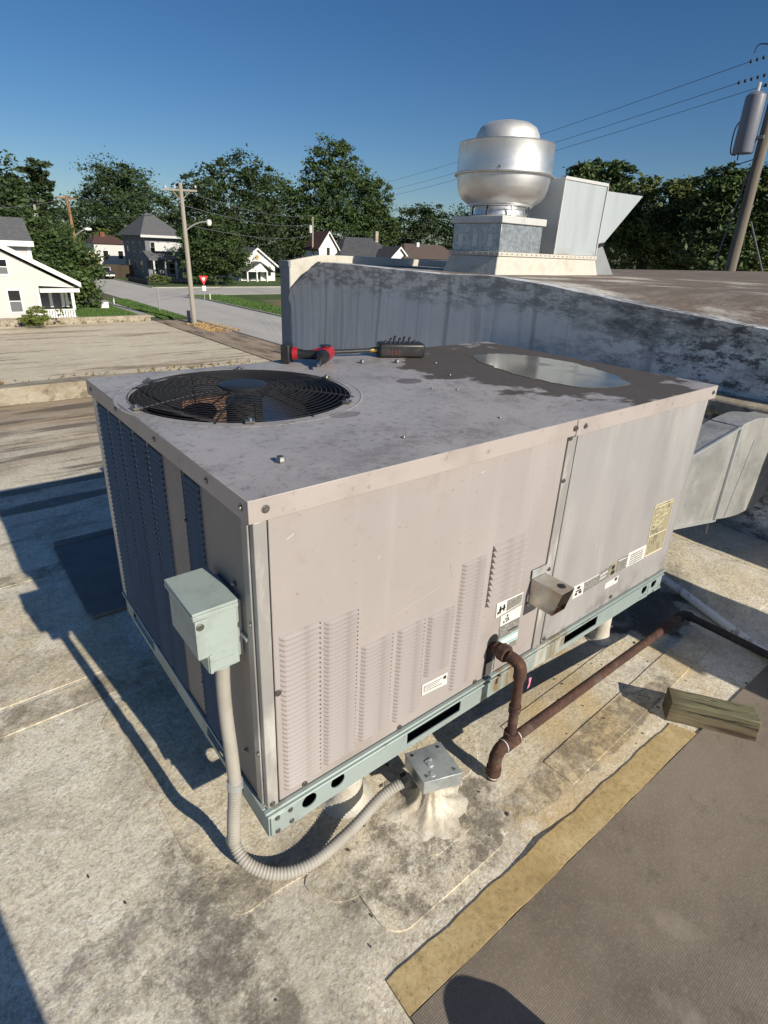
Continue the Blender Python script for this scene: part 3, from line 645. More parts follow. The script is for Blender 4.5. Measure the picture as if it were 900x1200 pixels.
# front panels
bm = newbm(); box(bm, (.0325, -.0015, .095), (.9755, .014, .834)); p1 = obj('front_panel', bm, M['taupe'], ac, bevel=.002)
bm = newbm(); box(bm, (1.0285, -.003, .095), (1.862, .013, .834)); p2 = obj('front_panel', bm, M['galv_panel'], ac, bevel=.003)
p2['label'] = 'grey faded front panel with a row of stickers'; p1['label'] = 'taupe louvered front panel'
bm = newbm(); box(bm, (.978, -.006, .093), (1.0, .013, .834)); box(bm, (1.0005, -.002, .093), (1.0235, .013, .834)); obj('centre_post', bm, M['post'], ac, bevel=.002)
bm = newbm(); box(bm, (.0005, -.004, .094), (.0285, .013, .834)); box(bm, (-.004, .0135, .094), (.006, .040, .834)); obj('corner_post', bm, M['post'], ac, bevel=.002)
bm = newbm(); box(bm, (1.866, .0, .094), (W_, .03, .834)); obj('corner_post', bm, M['post'], ac, bevel=.002)
bm = newbm(); box(bm, (-.004, D_-.045, .094), (.006, D_, .834)); obj('corner_post', bm, M['post'], ac, bevel=.002)
# right and rear sides
bm = newbm(); box(bm, (W_-.012, .031, .094), (W_+.001, D_, .834)); box(bm, (.03, D_-.012, .094), (W_-.013, D_+.001, .834)); obj('side_panel', bm, M['taupe'], ac)
# left side: solid strips between the louver fields
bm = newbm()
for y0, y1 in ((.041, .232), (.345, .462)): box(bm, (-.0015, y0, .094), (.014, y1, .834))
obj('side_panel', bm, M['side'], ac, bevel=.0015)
bm = newbm(); box(bm, (-.003, .3395, .10), (.01, .3435, .832)); obj('panel_seam', bm, M['dark'], ac)
bm = newbm(); box(bm, (.0065, .233, .095), (.017, .3385, .833)); box(bm, (.0065, .463, .095), (.017, D_-.046, .833)); obj('coil_face', bm, M['coil'], ac)
# lid with the round fan opening
FC = (.335, .715); FR = .322
bm = newbm(); plate(bm, -.012, W_+.012, -.012, D_+.012, [('c', FC[0], FC[1], FR, 64)], lambda u, v: (u, v, H_))
o = obj('lid', bm, M['lid'], ac, solid=.003)
bm = newbm()
box(bm, (-.012, -.0135, .838), (1.003, -.009, H_-.0005)); box(bm, (.992, -.0165, .8365), (W_+.012, -.0138, H_-.0002)); box(bm, (1.0035, -.0135, .838), (W_+.012, -.009, H_-.004))
box(bm, (-.0125, -.0085, .838), (-.0085, D_+.012, H_-.0005)); box(bm, (W_+.0085, -.0085, .838), (W_+.0125, D_+.012, H_-.0005)); box(bm, (-.008, D_+.0085, .838), (W_+.008, D_+.0125, H_-.0005))
obj('lid_flange', bm, M['flange'], o, bevel=.0015)
bm = newbm()
lathe(bm, [(FR+.040, .0004), (FR+.038, .0014), (FR+.034, .0014), (FR+.032, .0004)], 72, (FC[0], FC[1], H_)); obj('fan_ring', bm, M['lid'], ac)
bm = newbm(); lathe(bm, [(FR-.001, -.003), (FR-.002, -.006), (FR-.004, -.02), (FR-.004, -.16), (FR-.012, -.165)], 64, (FC[0], FC[1], H_)); obj('fan_shroud', bm, M['black_wire'], ac)
# grille: rings, spokes, hub
gl = bpy.data.objects.new('fan_grille', None); COL.objects.link(gl); gl.parent = ac; gl.location = (FC[0], FC[1], H_)
def gz(r): return .005+.019*(1-(r/FR)**2)
NR = 18
for i in range(NR):
    r = .073+(FR+.002-.073)*i/(NR-1)
    n = 56; bm = newbm()
    P = [Vector((r*math.cos(2*math.pi*j/n), r*math.sin(2*math.pi*j/n), gz(r))) for j in range(n)]
    rr = [[bm.verts.new(p+Vector((p.x/r*math.cos(a), p.y/r*math.cos(a), math.sin(a)))*.0011) for a in (0, 1.57, 3.14, 4.71)] for p in P]
    for j in range(n):
        for k in range(4): bm.faces.new([rr[j][k], rr[(j+1) % n][k], rr[(j+1) % n][(k+1) % 4], rr[j][(k+1) % 4]])
    piece('grille_ring', meshof(bm, 'grille_ring', [M['black_wire']]), None, gl)
bm = newbm()
tube(bm, [(r, 0, gz(r)-.003) for r in np.linspace(.06, FR+.012, 7)], .0026, 6); sp = meshof(bm, 'grille_spoke', [M['black_wire']])
for k in range(8): piece('grille_spoke', sp, None, gl, rot=(0, 0, k*math.pi/4+.12))
bm = newbm(); lathe(bm, [(0, .031), (.04, .031), (.062, .030), (.072, .027), (.072, .020), (.05, .018), (0, .018)], 36); hb = meshof(bm, 'motor_cap', [M['black_wire']]); piece('motor_cap', hb, None, gl)
bm = newbm(); lathe(bm, [(0, -.02), (.055, -.02), (.055, -.14), (0, -.14)], 24); piece('fan_motor', meshof(bm, 'fan_motor', [M['black']]), None, gl)
bm = newbm()
for s in (-1, 1):
    pts = [(.06, -.05*s*0-.05, -.10), (.06, .05, -.075), (.29, .12, -.05), (.30, -.10, -.12)]
f = [bm.verts.new(p) for p in ((.06, -.045, -.125), (.30, -.12, -.135), (.305, .10, -.06), (.06, .05, -.095))]; bm.faces.new(f)
bl = meshof(bm, 'fan_blade', [M['steel']])
for k in range(4): piece('fan_blade', bl, None, gl, rot=(0, 0, k*math.pi/2+.5))
bm = newbm(); box(bm, (-.012, -.012, 0), (.012, .012, .006)); cyl(bm, (0, 0, .006), (0, 0, .012), .006, 8); clip = meshof(bm, 'grille_clip', [M['screw']])
for k in range(6):
    a = k*math.pi/3+.12; piece('grille_clip', clip, None, gl, ((FR+.006)*math.cos(a), (FR+.006)*math.sin(a), .003), (0, 0, a))
# louvers
def louver_mesh(wd, hgt, dep, dark=True):
    bm = newbm()
    # slanted blade, open dark slot beneath and at the end
    e = min(.009, wd*.12) if dark else 0
    A = [(0, 0, hgt), (e*.35, -dep*.45, hgt*.70), (e, -dep, hgt*.22), (e*.9, -dep*.92, hgt*.12)]
    B = [(wd, y, z) for _, y, z in A]
    for i in range(3): poly(bm, [A[i], B[i], B[i+1], A[i+1]])
    poly(bm, [A[3], B[3], (wd, 0, hgt*.04), (0, 0, hgt*.04)], 1)
    poly(bm, [(0, 0, hgt*.04)]+[A[3], A[2], A[1], A[0]]); poly(bm, [(wd, 0, hgt*.04), B[0], B[1], B[2], B[3]], 1)
    if dark: poly(bm, [(wd-.001, -.0004, hgt*.05), (wd+.0055, -.0004, hgt*.12), (wd+.0055, -.0004, hgt*.52), (wd-.001, -.0004, hgt*.62)], 1)
    return bm
cols = []
for (xa, ya), (xb, yb), (xc, yc), (xd, yd), n in (
        ((328, 744), (371, 729), (375, 904), (331, 924), 33), ((379, 728), (417, 713), (414, 878), (379, 894), 36),
        ((422, 757), (458, 742), (453, 850), (420, 867), 25), ((463, 740), (495, 724), (489, 829), (461, 845), 25),
        ((500, 723), (530, 709), (523, 779), (497, 792), 18), ((539, 662), (567, 649), (552, 794), (527, 807), 35)):
    a, b, c, d = (at(x, y, 1, 0) for x, y in ((xa, ya), (xb, yb), (xc, yc), (xd, yd)))
    cols.append(((a.x+d.x)/2, (b.x+c.x)/2, (c.z+d.z)/2, (a.z+b.z)/2, n))
nl = 0
for x0, x1, z0, z1, n in cols:
    pt = (z1-z0)/n; me = meshof(louver_mesh(x1-x0, pt*.74, .0088), 'louver', [M['taupe'], M['dark']])
    for i in range(n): piece('louver', me, None, ac, (x0, -.0016, z0+i*pt+pt*.2)); nl += 1
# the large vent louvers
x0, x1, z0, z1 = .706, .846, .372, .572; n = 11; pt = (z1-z0)/n
me = meshof(louver_mesh(x1-x0, pt*.86, .014, False), 'vent_louver', [M['taupe'], M['taupe']])
for i in range(n): piece('vent_louver', me, None, ac, (x0, -.0016, z0+i*pt))
# left side louvers
lc = [(.237, .334)]+[(.468+i*.1195, .468+i*.1195+.108) for i in range(5)]
extra = newbm(); k = 0
for y0, y1 in lc:
    n = 46; pt = (.824-.10)/n
    bm = newbm(); wd = y1-y0
    A = [(.005, 0, pt*.62), (.0, 0, pt*.52), (-.0075, 0, pt*.20), (-.0062, 0, pt*.12)]
    for i in range(3): poly(bm, [A[i], (A[i][0], wd, A[i][2]), (A[i+1][0], wd, A[i+1][2]), A[i+1]])
    pass
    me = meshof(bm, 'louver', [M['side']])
    for i in range(n):
        if nl < 300: piece('louver', me, None, ac, (-.001, y0, .10+i*pt)); nl += 1
        else:
            v0 = len(extra.verts); extra.from_mesh(me); extra.verts.ensure_lookup_table()
            for v in extra.verts[v0:]: v.co += Vector((-.001, y0, .10+i*pt))
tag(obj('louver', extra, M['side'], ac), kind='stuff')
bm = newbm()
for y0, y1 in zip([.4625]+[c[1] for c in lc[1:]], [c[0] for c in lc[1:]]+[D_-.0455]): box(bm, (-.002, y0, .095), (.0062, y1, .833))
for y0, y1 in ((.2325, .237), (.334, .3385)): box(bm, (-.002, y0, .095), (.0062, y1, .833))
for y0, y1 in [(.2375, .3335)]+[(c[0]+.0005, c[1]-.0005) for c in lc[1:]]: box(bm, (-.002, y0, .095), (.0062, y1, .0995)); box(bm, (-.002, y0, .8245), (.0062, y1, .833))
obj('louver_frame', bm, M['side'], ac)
# screws
bm = newbm(); lathe(bm, [(0, .006), (.0045, .0055), (.006, .003), (.006, .0015), (.009, .0013), (.009, 0)], 10); scr = meshof(bm, 'screw', [M['screw']])
def screw(p, n, s=1.0): piece('screw', scr, None, ac, p, Vector(n).to_track_quat('Z', 'Y').to_euler(), (s, s, s))
for x in (.022, .985, 1.03, 1.86): screw((x, -.0166 if x > .98 else -.0136, .862), (0, -1, 0), .95)
for y in (.015, .17, .48, .80, 1.07): screw((-.0126, y, .862), (-1, 0, 0), .9)
for x, z in ((.012, .105), (.1, .105), (.40, .103), (.70, .103), (.038, .42), (.985, .70), (.99, .40), (1.45, .12), (1.04, .11), (.983, .83)): screw((x, -.0062 if .97 < x < 1.02 else -.0045, z), (0, -1, 0), .85)
for x, z in ((.02, .058), (.055, .058), (.02, .014), (.058, .018)): screw((x, -.0105, z), (0, -1, 0), .8)
for y, z in ((.341, .70), (.341, .22), (.09, .66), (.09, .20), (.02, .60), (.02, .25)): screw((-.0045, y, z), (-1, 0, 0), .8)
for p in ((.885, .468), (.952, .417), (.463, .119), (.809, .113), (1.10, .60), (1.22, .80)): screw((*p, H_), (0, 0, 1), .75)
# knock-out outline on the front panel
bm = newbm()
q = [(.350, .492), (.352, .500), (.360, .513), (.50, .545), (.525, .552), (.535, .560), (.5355, .585), (.528, .600), (.515, .605), (.37, .575), (.355, .565)]
a, b, c, d = (at(x, y, 1, 0) for x, y in ((457, 724), (459, 706), (527, 658), (529, 678)))
def bil(u, v): return (a*(1-u)*(1-v)+d*u*(1-v)+c*u*v+b*(1-u)*v)
pts = [bil(u, v) for u, v in ((.06, 0), (.94, 0), (1, .1), (1, .9), (.94, 1), (.06, 1), (0, .9), (0, .1))]
for i in range(8):
    if i in (6,): continue
    p, q = pts[i], pts[(i+1) % 8]; cyl(bm, (p.x, -.0016, p.z), (q.x, -.0016, q.z), .0009, 5)
obj('knockout_outline', bm, M['flange'], ac)
bm = newbm()
for x, z, dx, dz in ((.07, .78, .016, .008), (.62, .80, .010, .003), (.30, .66, .006, .008)):
    cyl(bm, (x, -.0017, z), (x+dx, -.0017, z+dz), .0006, 4)
tag(obj('scratch', bm, M['sticker'], ac), kind='stuff')
# gas hole
hx, hz_ = .762, .19
bm = newbm(); prism(bm, [(hx+.024*math.cos(t), -.0022, (.225 if math.sin(t) >= 0 else .105)+.024*max(0, math.sin(t))) for t in np.linspace(0, 2*math.pi, 24, endpoint=False)], (0, .0012, 0)); obj('pipe_hole', bm, M['dark'], ac)
bm = newbm(); box(bm, (hx-.018, -.006, .100), (hx+.014, -.003, .15)); obj('hole_flap', bm, M['galv_plain'], ac)
# flue hood, an open sheet metal spout
fh = bpy.data.objects.new('flue_hood', None); COL.objects.link(fh); fh.parent = ac; fh.location = (.908, -.006, .308)
bm = newbm()
w0, l0, l1, h0 = .064, .108, .088, .086
t_ = .002
poly(bm, [(0, 0, h0), (w0, 0, h0), (w0, -l0, h0), (0, -l0, h0)]); poly(bm, [(0, 0, 0), (0, 0, h0), (0, -l0, h0), (0, -l1, 0)])
poly(bm, [(w0, 0, 0), (w0, 0, h0), (w0, -l0, h0), (w0, -l1, 0)]); poly(bm, [(0, 0, 0), (w0, 0, 0), (w0, -l1, 0), (0, -l1, 0)])
M['flue'] = mat('heat_tinted_flue_sheet', (.50, .47, .42), .38, metal=.8, layers=(dict(scale=14, detail=7, lo=.45, hi=.65, col=(.34, .27, .18), amt=.75),
    dict(scale=10, detail=6, lo=.35, hi=.5, col=(.20, .085, .03), amt=.9, spot=((.03, -.10, .0), (.05, .03, .03), .4))))
o = obj('hood_shell', bm, M['flue'], fh, solid=.002)
bm = newbm(); box(bm, (-.004, -.003, h0+.001), (w0+.004, 0, h0+.03)); obj('hood_flange', bm, M['galv_plain'], fh, bevel=.001)
bm = newbm(); box(bm, (-.004, -.004, -.014), (w0+.01, 0, -.002)); obj('hood_flange', bm, M['galv_plain'], fh, bevel=.001)
bm = newbm(); box(bm, (.004, -.004, .004), (w0-.004, -.001, h0-.004)); obj('hood_back', bm, M['dark'], fh)
bm = newbm(); lathe(bm, [(0, .0016), (.011, .0014), (.013, 0)], 14, (.04, -.078, h0+.001)); obj('hood_knockout', bm, M['dark'], fh)
# stickers
def quad_sticker(name, px, m, y=-.0035, parent=None, t=.0006):
    P = [at(x, yy, 1, 0) for x, yy in px]
    bm = newbm(); prism(bm, [(p.x, y, p.z) for p in P], (0, t, 0)); return obj(name, bm, m, parent or ac)
def sub(px, u0, u1, v0, v1):
    A, B, C_, D2 = [Vector((*p, 0)) for p in px]   # top-left, top-right, bottom-right, bottom-left
    f = lambda u, v: ((A*(1-u)+B*u)*(1-v)+(D2*(1-u)+C_*u)*v)[:2]
    return [f(u0, v0), f(u1, v0), f(u1, v1), f(u0, v1)]
def label(px, m, inner, y=-.0035):
    s = quad_sticker('sticker', px, M[m], y)
    for (u0, u1, v0, v1, mm) in inner: quad_sticker('print', sub(px, u0, u1, v0, v1), M[mm], y-.0009, s)
    return s
L1 = [(581.5, 707), (612.5, 693), (610, 706), (580, 724)]
label(L1, 'sticker', [(.40, .97, .12, .92, 'sticker_dark'), (.12, .18, .3, .8, 'ink'), (.26, .32, .28, .75, 'ink'), (.10, .34, .48, .60, 'ink'), (.04, .10, .62, .8, 'ink')])
L2 = [(586, 722), (610.5, 708), (608, 722), (585, 734)]
label(L2, 'sticker', [(.30, .36, .15, .35, 'ink'), (.22, .40, .45, .55, 'ink'), (.14, .20, .6, .8, 'ink'), (.36, .43, .6, .75, 'ink'), (.28, .34, .65, .8, 'ink')])
L3 = [(584.5, 735), (608, 722.5), (606.5, 736), (583.5, 749)]; label(L3, 'sticker_dark', [(.45, .9, .62, .72, 'ink')])
L4 = [(583.3, 749.5), (606.4, 736.5), (604, 755), (582, 766)]; label(L4, 'sticker', [(0, 1, .02, .14, 'sticker_cyan'), (.0, .98, .45, .55, 'sticker_cyan'), (.55, .98, .6, .98, 'sticker_dark')])
L5 = [(494, 802), (523.5, 787), (522.5, 800.5), (493.5, 814.5)]; label(L5, 'sticker', [(.06, .80, .22, .28, 'sticker_dark'), (.06, .80, .70, .76, 'sticker_dark'), (.06, .09, .28, .70, 'sticker_dark'), (.12, .70, .38, .42, 'sticker_dark'), (.12, .64, .53, .57, 'sticker_dark'), (.84, .95, .18, .42, 'ink')])
R1 = [(671.5, 687.5), (684, 681), (682, 695), (669.5, 702)]; label(R1, 'sticker', [(.35, .62, .15, .35, 'ink'), (.25, .75, .45, .55, 'ink'), (.2, .4, .62, .82, 'ink'), (.55, .8, .6, .8, 'ink')])
R2 = [(684, 681), (701, 672), (699, 684), (682, 694.5)]; label(R2, 'sticker_dark', [(0, 1, .0, .08, 'sticker')], -.0038)
R3 = [(701.5, 671), (714.5, 662), (712, 676), (699.5, 684)]; label(R3, 'sticker_dark', [(.1, .8, .3, .4, 'sticker'), (.1, .7, .6, .68, 'sticker')])
R4 = [(714.8, 662), (722.5, 656), (720, 671), (712.5, 676)]; label(R4, 'sticker_tan', [(.3, .7, .2, .5, 'ink'), (.2, .8, .65, .9, 'ink')])
R5 = [(723, 655.5), (735, 650), (731.5, 665), (720.5, 671)]; label(R5, 'sticker_dark', [(.1, .9, .1, .16, 'sticker')])
R6 = [(736, 648), (757.5, 637.5), (753.5, 653.5), (732.5, 664.5)]; label(R6, 'sticker', [(.12, .85, .2+.16*i, .27+.16*i, 'sticker_dark') for i in range(5)])
R7 = [(708.5, 683.5), (724, 673.5), (722, 682), (707, 690)]; label(R7, 'sticker', [(.72, .9, .1, .5, 'ink')], -.0042)
R8 = [(766.5, 592), (789.5, 583), (775, 642), (753.5, 653)]
s8 = label(R8, 'sticker_tan', [(0, 1, 0, .015, 'diagram_line'), (0, 1, .05, .065, 'diagram_line'), (.0, .02, 0, 1, 'diagram_line'), (0, 1, .60, .62, 'diagram_line'), (0, .98, .97, 1, 'diagram_line'), (.97, .99, .0, 1, 'diagram_line')])
bm = newbm()
for i in range(13):
    u, v = rnd.uniform(.12, .75), rnd.uniform(.1, .5)
    pts = []
    for j in range(8): pts.append((u+.16*math.cos(j*.8+i), v+.05*math.sin(j*.8+i)))
    for p, q in zip(pts, pts[1:]):
        w3 = [at(*sub(R8, a_[0], a_[0], a_[1], a_[1])[0], 1, 0) for a_ in (p, q)]
        cyl(bm, (w3[0].x, -.0043, w3[0].z), (w3[1].x, -.0043, w3[1].z), .0011, 4)
for i in range(6):
    pts = [(.2+.11*i, .64+.03*(i % 3)), (.18+.1*i, .75), (.22+.12*i, .8), (.2+.1*i, .92)]
    for p, q in zip(pts, pts[1:]):
        w3 = [at(*sub(R8, a_[0], a_[0], a_[1], a_[1])[0], 1, 0) for a_ in (p, q)]
        cyl(bm, (w3[0].x, -.0043, w3[0].z), (w3[1].x, -.0043, w3[1].z), .0011, 4)
tag(obj('print', bm, M['diagram_line'], s8), kind='stuff')
# puddle on the lid
bm = newbm()
pts = catmull([(1.485, .845), (1.40, .70), (1.345, .52), (1.335, .36), (1.37, .22), (1.47, .165), (1.60, .18), (1.70, .30), (1.755, .48), (1.765, .64), (1.70, .79), (1.60, .85)], 6, True)
prism(bm, [(p.x-1.55+rnd.uniform(-.009, .009), p.y-.5+rnd.uniform(-.012, .012), 0) for p in pts], (0, 0, .0014))
M['water'] = mat('puddle_water', (.11, .105, .09), .10, spec=.33, layers=(dict(scale=6, detail=9, lo=.42, hi=.66, col=(.20, .195, .17), amt=.85), dict(scale=4, detail=8, lo=.52, hi=.64, col=(.07, .058, .045), amt=.8, rough=.35), dict(scale=16, detail=8, lo=.58, hi=.66, col=(.06, .05, .04), amt=.7)), bump=(dict(scale=12, strength=.04, d=.002),))
pw = obj('puddle', bm, M['water'], None, (1.55, .5, H_+.0006)); tag(pw, 'shallow oval rain puddle in the dark wet stain on top of the air conditioner', 'puddle')

# supports of the unit: membrane-wrapped stubs
def boot(x, y, r0, h, label):
    t = thing('support_stub', label, 'roof support', (x, y, RZ), 'membrane wrapped stubs under the air conditioner')
    bm = newbm(); lathe(bm, [(r0*1.7, .003), (r0*1.45, .006), (r0*1.12, .022), (r0, .07), (r0*.93, h-.03)], 30, jit=lambda j, z: 1+.03*math.sin(j*2*math.pi/30*4+z*30)); obj('wrap', bm, M['white_mem'], t, angle=70)
    bm = newbm(); cyl(bm, (0, 0, h-.031), (0, 0, h-.002), r0*.8, 16); obj('post', bm, M['dark'], t)
    return t
b1 = at(412, 940, 2, RZ); boot(b1.x, b1.y+.03, .048, .215, 'white membrane wrapped support stub under the near corner of the air conditioner')
b2 = at(697, 745, 2, RZ); boot(b2.x, b2.y-.02, .034, .215, 'white membrane wrapped support stub under the right half of the air conditioner')

# ================================================================== ELECTRICAL BOX, CONDUIT, JUNCTION BOX
eb = thing('disconnect_box', 'grey green electrical disconnect box mounted on the shaded left side of the air conditioner', 'electrical box', (-.016, .055, .49))
bm = newbm(); prism(bm, [(0, 0, 0), (0, 0, .150), (-.087, 0, .150), (-.087, 0, .042), (-.068, 0, .042), (-.068, 0, 0)], (0, .146, 0)); obj('case', bm, M['box'], eb, bevel=.003)
bm = newbm(); box(bm, (-.092, -.004, .1505), (.002, .151, .1575)); box(bm, (-.092, -.0045, .140), (.002, -.0008, .150)); box(bm, (-.0925, -.0005, .140), (-.0885, .151, .150)); obj('cover', bm, M['box'], eb, bevel=.0015)
bm = newbm(); box(bm, (-.0885, -.0035, .048), (-.064, -.0006, .138)); box(bm, (-.066, -.0035, .002), (-.059, -.0006, .0475)); box(bm, (-.055, -.0022, .026), (-.014, -.0004, .028)); box(bm, (-.055, -.0022, .003), (-.006, -.0004, .005)); obj('front_flap', bm, M['box'], eb, bevel=.001)
bm = newbm(); lathe(bm, [(0, .004), (.004, .004), (.005, .002), (.008, .001), (.008, 0)], 12); o = piece('latch_screw', meshof(bm, 'latch_screw', [M['screw']]), None, eb, (-.079, -.0045, .124), (R(90), 0, 0))
bm = newbm(); box(bm, (.002, .01, .01), (.013, .13, .145)); box(bm, (.008, -.018, .058), (.013, .01, .066)); obj('mounting_plate', bm, M['galv_plain'], eb)
bm = newbm(); cyl(bm, (-.028, .03, -.012), (-.028, .03, -.0005), .021, 6); obj('hub_nut', bm, M['galv_plain'], eb)
# conduit path
cp = [(-.044, .085, .476), (-.046, .086, .42), (-.047, .082, .34), (-.048, .068, .25), (-.05, .055, .16)]
cp2 = [(-.05, .055, .16), (-.052, .060, .10), (-.055, .068, .03), (-.058, .072, -.04)]
cp2 += [tuple(at(273, 985, 2, -.125)), tuple(at(290, 1012, 2, -.165)), tuple(at(325, 1024, 2, -.186)), tuple(at(366, 1011, 2, -.185)), tuple(at(412, 972, 2, -.165)), tuple(at(448, 933, 2, -.13)), tuple(at(476, 914, 2, -.10))]
cd_ = thing('flexible_conduit', 'grey ribbed flexible conduit looping from the disconnect box to the junction box', 'conduit', (0, 0, 0))
bm = newbm(); tube(bm, catmull(cp, 5), .0155, 14); obj('rigid_sleeve', bm, M['conduit'], cd_)
path = catmull(cp2, 40)
acc = [0]
for a, b in zip(path, path[1:]): acc.append(acc[-1]+(Vector(b)-Vector(a)).length)
L0 = acc[-1]; nst = int(L0/.0022); P2, Rr = [], []; j = 0
for i in range(nst+1):
    s = L0*i/nst
    while j < len(acc)-2 and acc[j+1] < s: j += 1
    t = (s-acc[j])/max(1e-9, acc[j+1]-acc[j]); P2.append(Vector(path[j]).lerp(Vector(path[j+1]), t)); Rr.append(.0155+.0011*math.cos(2*math.pi*s/.0088))
bm = newbm(); tube(bm, P2, Rr, 14); obj('ribbed_hose', bm, M['conduit'], cd_, angle=80)
bm = newbm(); d_ = (P2[5]-P2[0]).normalized(); cyl(bm, P2[0]-d_*.006, P2[0]+d_*.014, .0185, 14); obj('coupling', bm, M['galv_plain'], cd_)
d_ = (P2[-1]-P2[-8]).normalized()
bm = newbm(); cyl(bm, P2[-1]-d_*.010, P2[-1]+d_*.008, .022, 8); obj('coupling', bm, M['black'], cd_)
# junction box on its pitch pocket
JZ = -.058
jp = [at(x, y, 2, JZ) for x, y in ((474.7, 883.3), (515.5, 869.2), (541.9, 904.7), (497.3, 916.7))]
jc = sum(jp, Vector())/4
jb = thing('junction_box', 'square galvanised junction box with a screwed cover standing on a wrapped pipe stub', 'electrical box', (jc.x, jc.y, RZ))
loc_ = [(p.x-jc.x, p.y-jc.y) for p in jp]
bm = newbm(); hexa(bm, [(x, y, .108) for x, y in loc_], [(x, y, .153) for x, y in loc_]); obj('box_body', bm, M['jb'], jb, bevel=.002)
bm = newbm(); hexa(bm, [(x*1.03, y*1.03, .1532) for x, y in loc_], [(x*1.03, y*1.03, .1565) for x, y in loc_]); cv = obj('cover_plate', bm, M['jb'], jb, bevel=.001)
bm = newbm()
for u in (0, 1, 2, 3):
    x, y = loc_[u]; lathe(bm, [(0, .003), (.004, .003), (.005, 0)], 10, (x*.72, y*.72, .1566))
obj('cover_screw', bm, M['screw'], cv)
bm = newbm(); lathe(bm, [(0, .004), (.009, .004), (.010, 0)], 14, (-.012, -.002, .1566)); lathe(bm, [(0, .003), (.008, .003), (.009, 0)], 14, (-.03, -.03, .1566)); box(bm, (-.02, .008, .1566), (.004, .014, .160)); obj('knockout_plug', bm, M['galv_plain'], cv)
pp_ = thing('pitch_pocket', 'crumpled white roofing membrane boot flaring round the pipe stub below the junction box', 'roof flashing', (jc.x-.01, jc.y-.01, RZ))
bm = newbm()
def jit(j, z):
    a = 2*math.pi*j/64
    return 1+.10*math.sin(3*a+.6)+(.10*math.sin(7*a+z*25)+.05*math.sin(13*a+2))*min(1, max(.15, (.11-z)*11))
lathe(bm, [(.130, .0030), (.108, .0062), (.082, .0098), (.058, .019), (.041, .035), (.033, .058), (.031, .082), (.030, .1075)], 64, jit=jit); obj('boot', bm, M['boot'], pp_, angle=80)

# ================================================================== GAS PIPE
gp = thing('gas_pipe', 'rusty brown iron gas pipe rising from the roof into the front of the air conditioner', 'pipe', (.715, -.105, RZ))
o_ = Vector((.715, -.105, RZ)); PZ = -.090
def lp(*p): return tuple(Vector(p)-o_)
ry = -.112; rx = .762
def fit(bm, a, b, r, n=14): cyl(bm, a, b, r, n)
bm = newbm(); fit(bm, lp(.715, -.108, RZ+.005), lp(.715, -.108, RZ+.05), .017); fit(bm, lp(.715, -.108, RZ+.024), lp(.715, -.108, RZ+.052), .0235); obj('stub_coupling', bm, M['rust'], gp)
bm = newbm(); fit(bm, lp(.715, -.108, RZ+.014), lp(.715, -.108, RZ+.022), .0185); obj('tape_band', bm, M['tape'], gp)
bm = newbm(); tube(bm, catmull([lp(.715, -.108, RZ+.052), lp(.715, -.108, RZ+.088), lp(.719, -.109, PZ-.022), lp(.730, -.110, PZ-.006), lp(.746, ry, PZ)], 5), .0205, 14); obj('elbow', bm, M['rust'], gp)
bm = newbm(); fit(bm, lp(.742, ry, PZ), lp(.800, ry, PZ), .0232); fit(bm, lp(rx+.008, ry, PZ), lp(rx+.008, ry, PZ+.040), .0222); obj('tee', bm, M['rust'], gp)
bm = newbm(); fit(bm, lp(.739, ry, PZ), lp(.746, ry, PZ), .0215); obj('tape_band', bm, M['tape'], gp)
bm = newbm(); fit(bm, lp(.801, ry, PZ), lp(.806, ry, PZ), .0190); obj('tape_band', bm, M['tape'], gp)
EX = 1.985; EY = -.085; EZ = -.146
bm = newbm(); fit(bm, lp(.80, ry, PZ), lp(EX, EY, EZ), .0165, 16); obj('long_run', bm, M['rust'], gp)
bm = newbm(); fit(bm, lp(rx+.008, ry, PZ+.04), lp(rx+.002, ry, .185), .0145); obj('riser', bm, M['rust'], gp)
bm = newbm(); fit(bm, lp(rx+.006, ry, .03), lp(rx+.005, ry, .056), .0185); obj('coupling', bm, M['rust'], gp)
bm = newbm(); tube(bm, catmull([lp(rx+.002, ry, .16), lp(rx+.002, ry, .185), lp(rx+.002, ry+.006, .203), lp(rx+.001, ry+.024, .211), lp(rx, ry+.042, .212)], 5), .0190, 14); obj('elbow', bm, M['rust'], gp)
bm = newbm(); fit(bm, lp(rx, ry+.04, .212), lp(rx, .012, .212), .0138); obj('nipple', bm, M['rust'], gp)
bm = newbm(); fit(bm, lp(rx, -.060, .212), lp(rx, -.036, .212), .027, 8); fit(bm, lp(rx, -.036, .212), lp(rx, -.018, .212), .021, 12); obj('union', bm, M['rust'], gp)
bm = newbm(); tube(bm, catmull([lp(EX-.02, EY, EZ), lp(EX+.01, EY, EZ), lp(EX+.028, EY-.008, EZ), lp(EX+.032, EY-.03, EZ)], 5), .021, 12); obj('elbow', bm, M['blackpipe'], gp)
bm = newbm(); fit(bm, lp(EX+.032, EY-.03, EZ), lp(EX+.0, -3.2, EZ-.02), .0165, 12); obj('side_run', bm, M['blackpipe'], gp)
tg = at(620, 800, 1, ry+.0)
bm = newbm(); prism(bm, [(0, 0, .018), (.013, 0, .016), (.014, .002, .002), (.011, 0, -.012), (.012, .002, -.022), (-.001, 0, -.022), (.001, -.002, 0)], (0, .0012, 0)); tag(obj('pink_tag', bm, M['pink'], None, (tg.x-.004, ry, tg.z)), 'small crumpled pink tag hanging on the rusty gas pipe riser', 'tag')
bm = newbm()
wp = [Vector((2.36, .30, RZ+.028)), Vector((2.293, .10, RZ+.027)), Vector((2.19, -.15, RZ+.026)), Vector((2.079, -.416, RZ+.027)), Vector((1.6, -1.6, RZ+.027))]
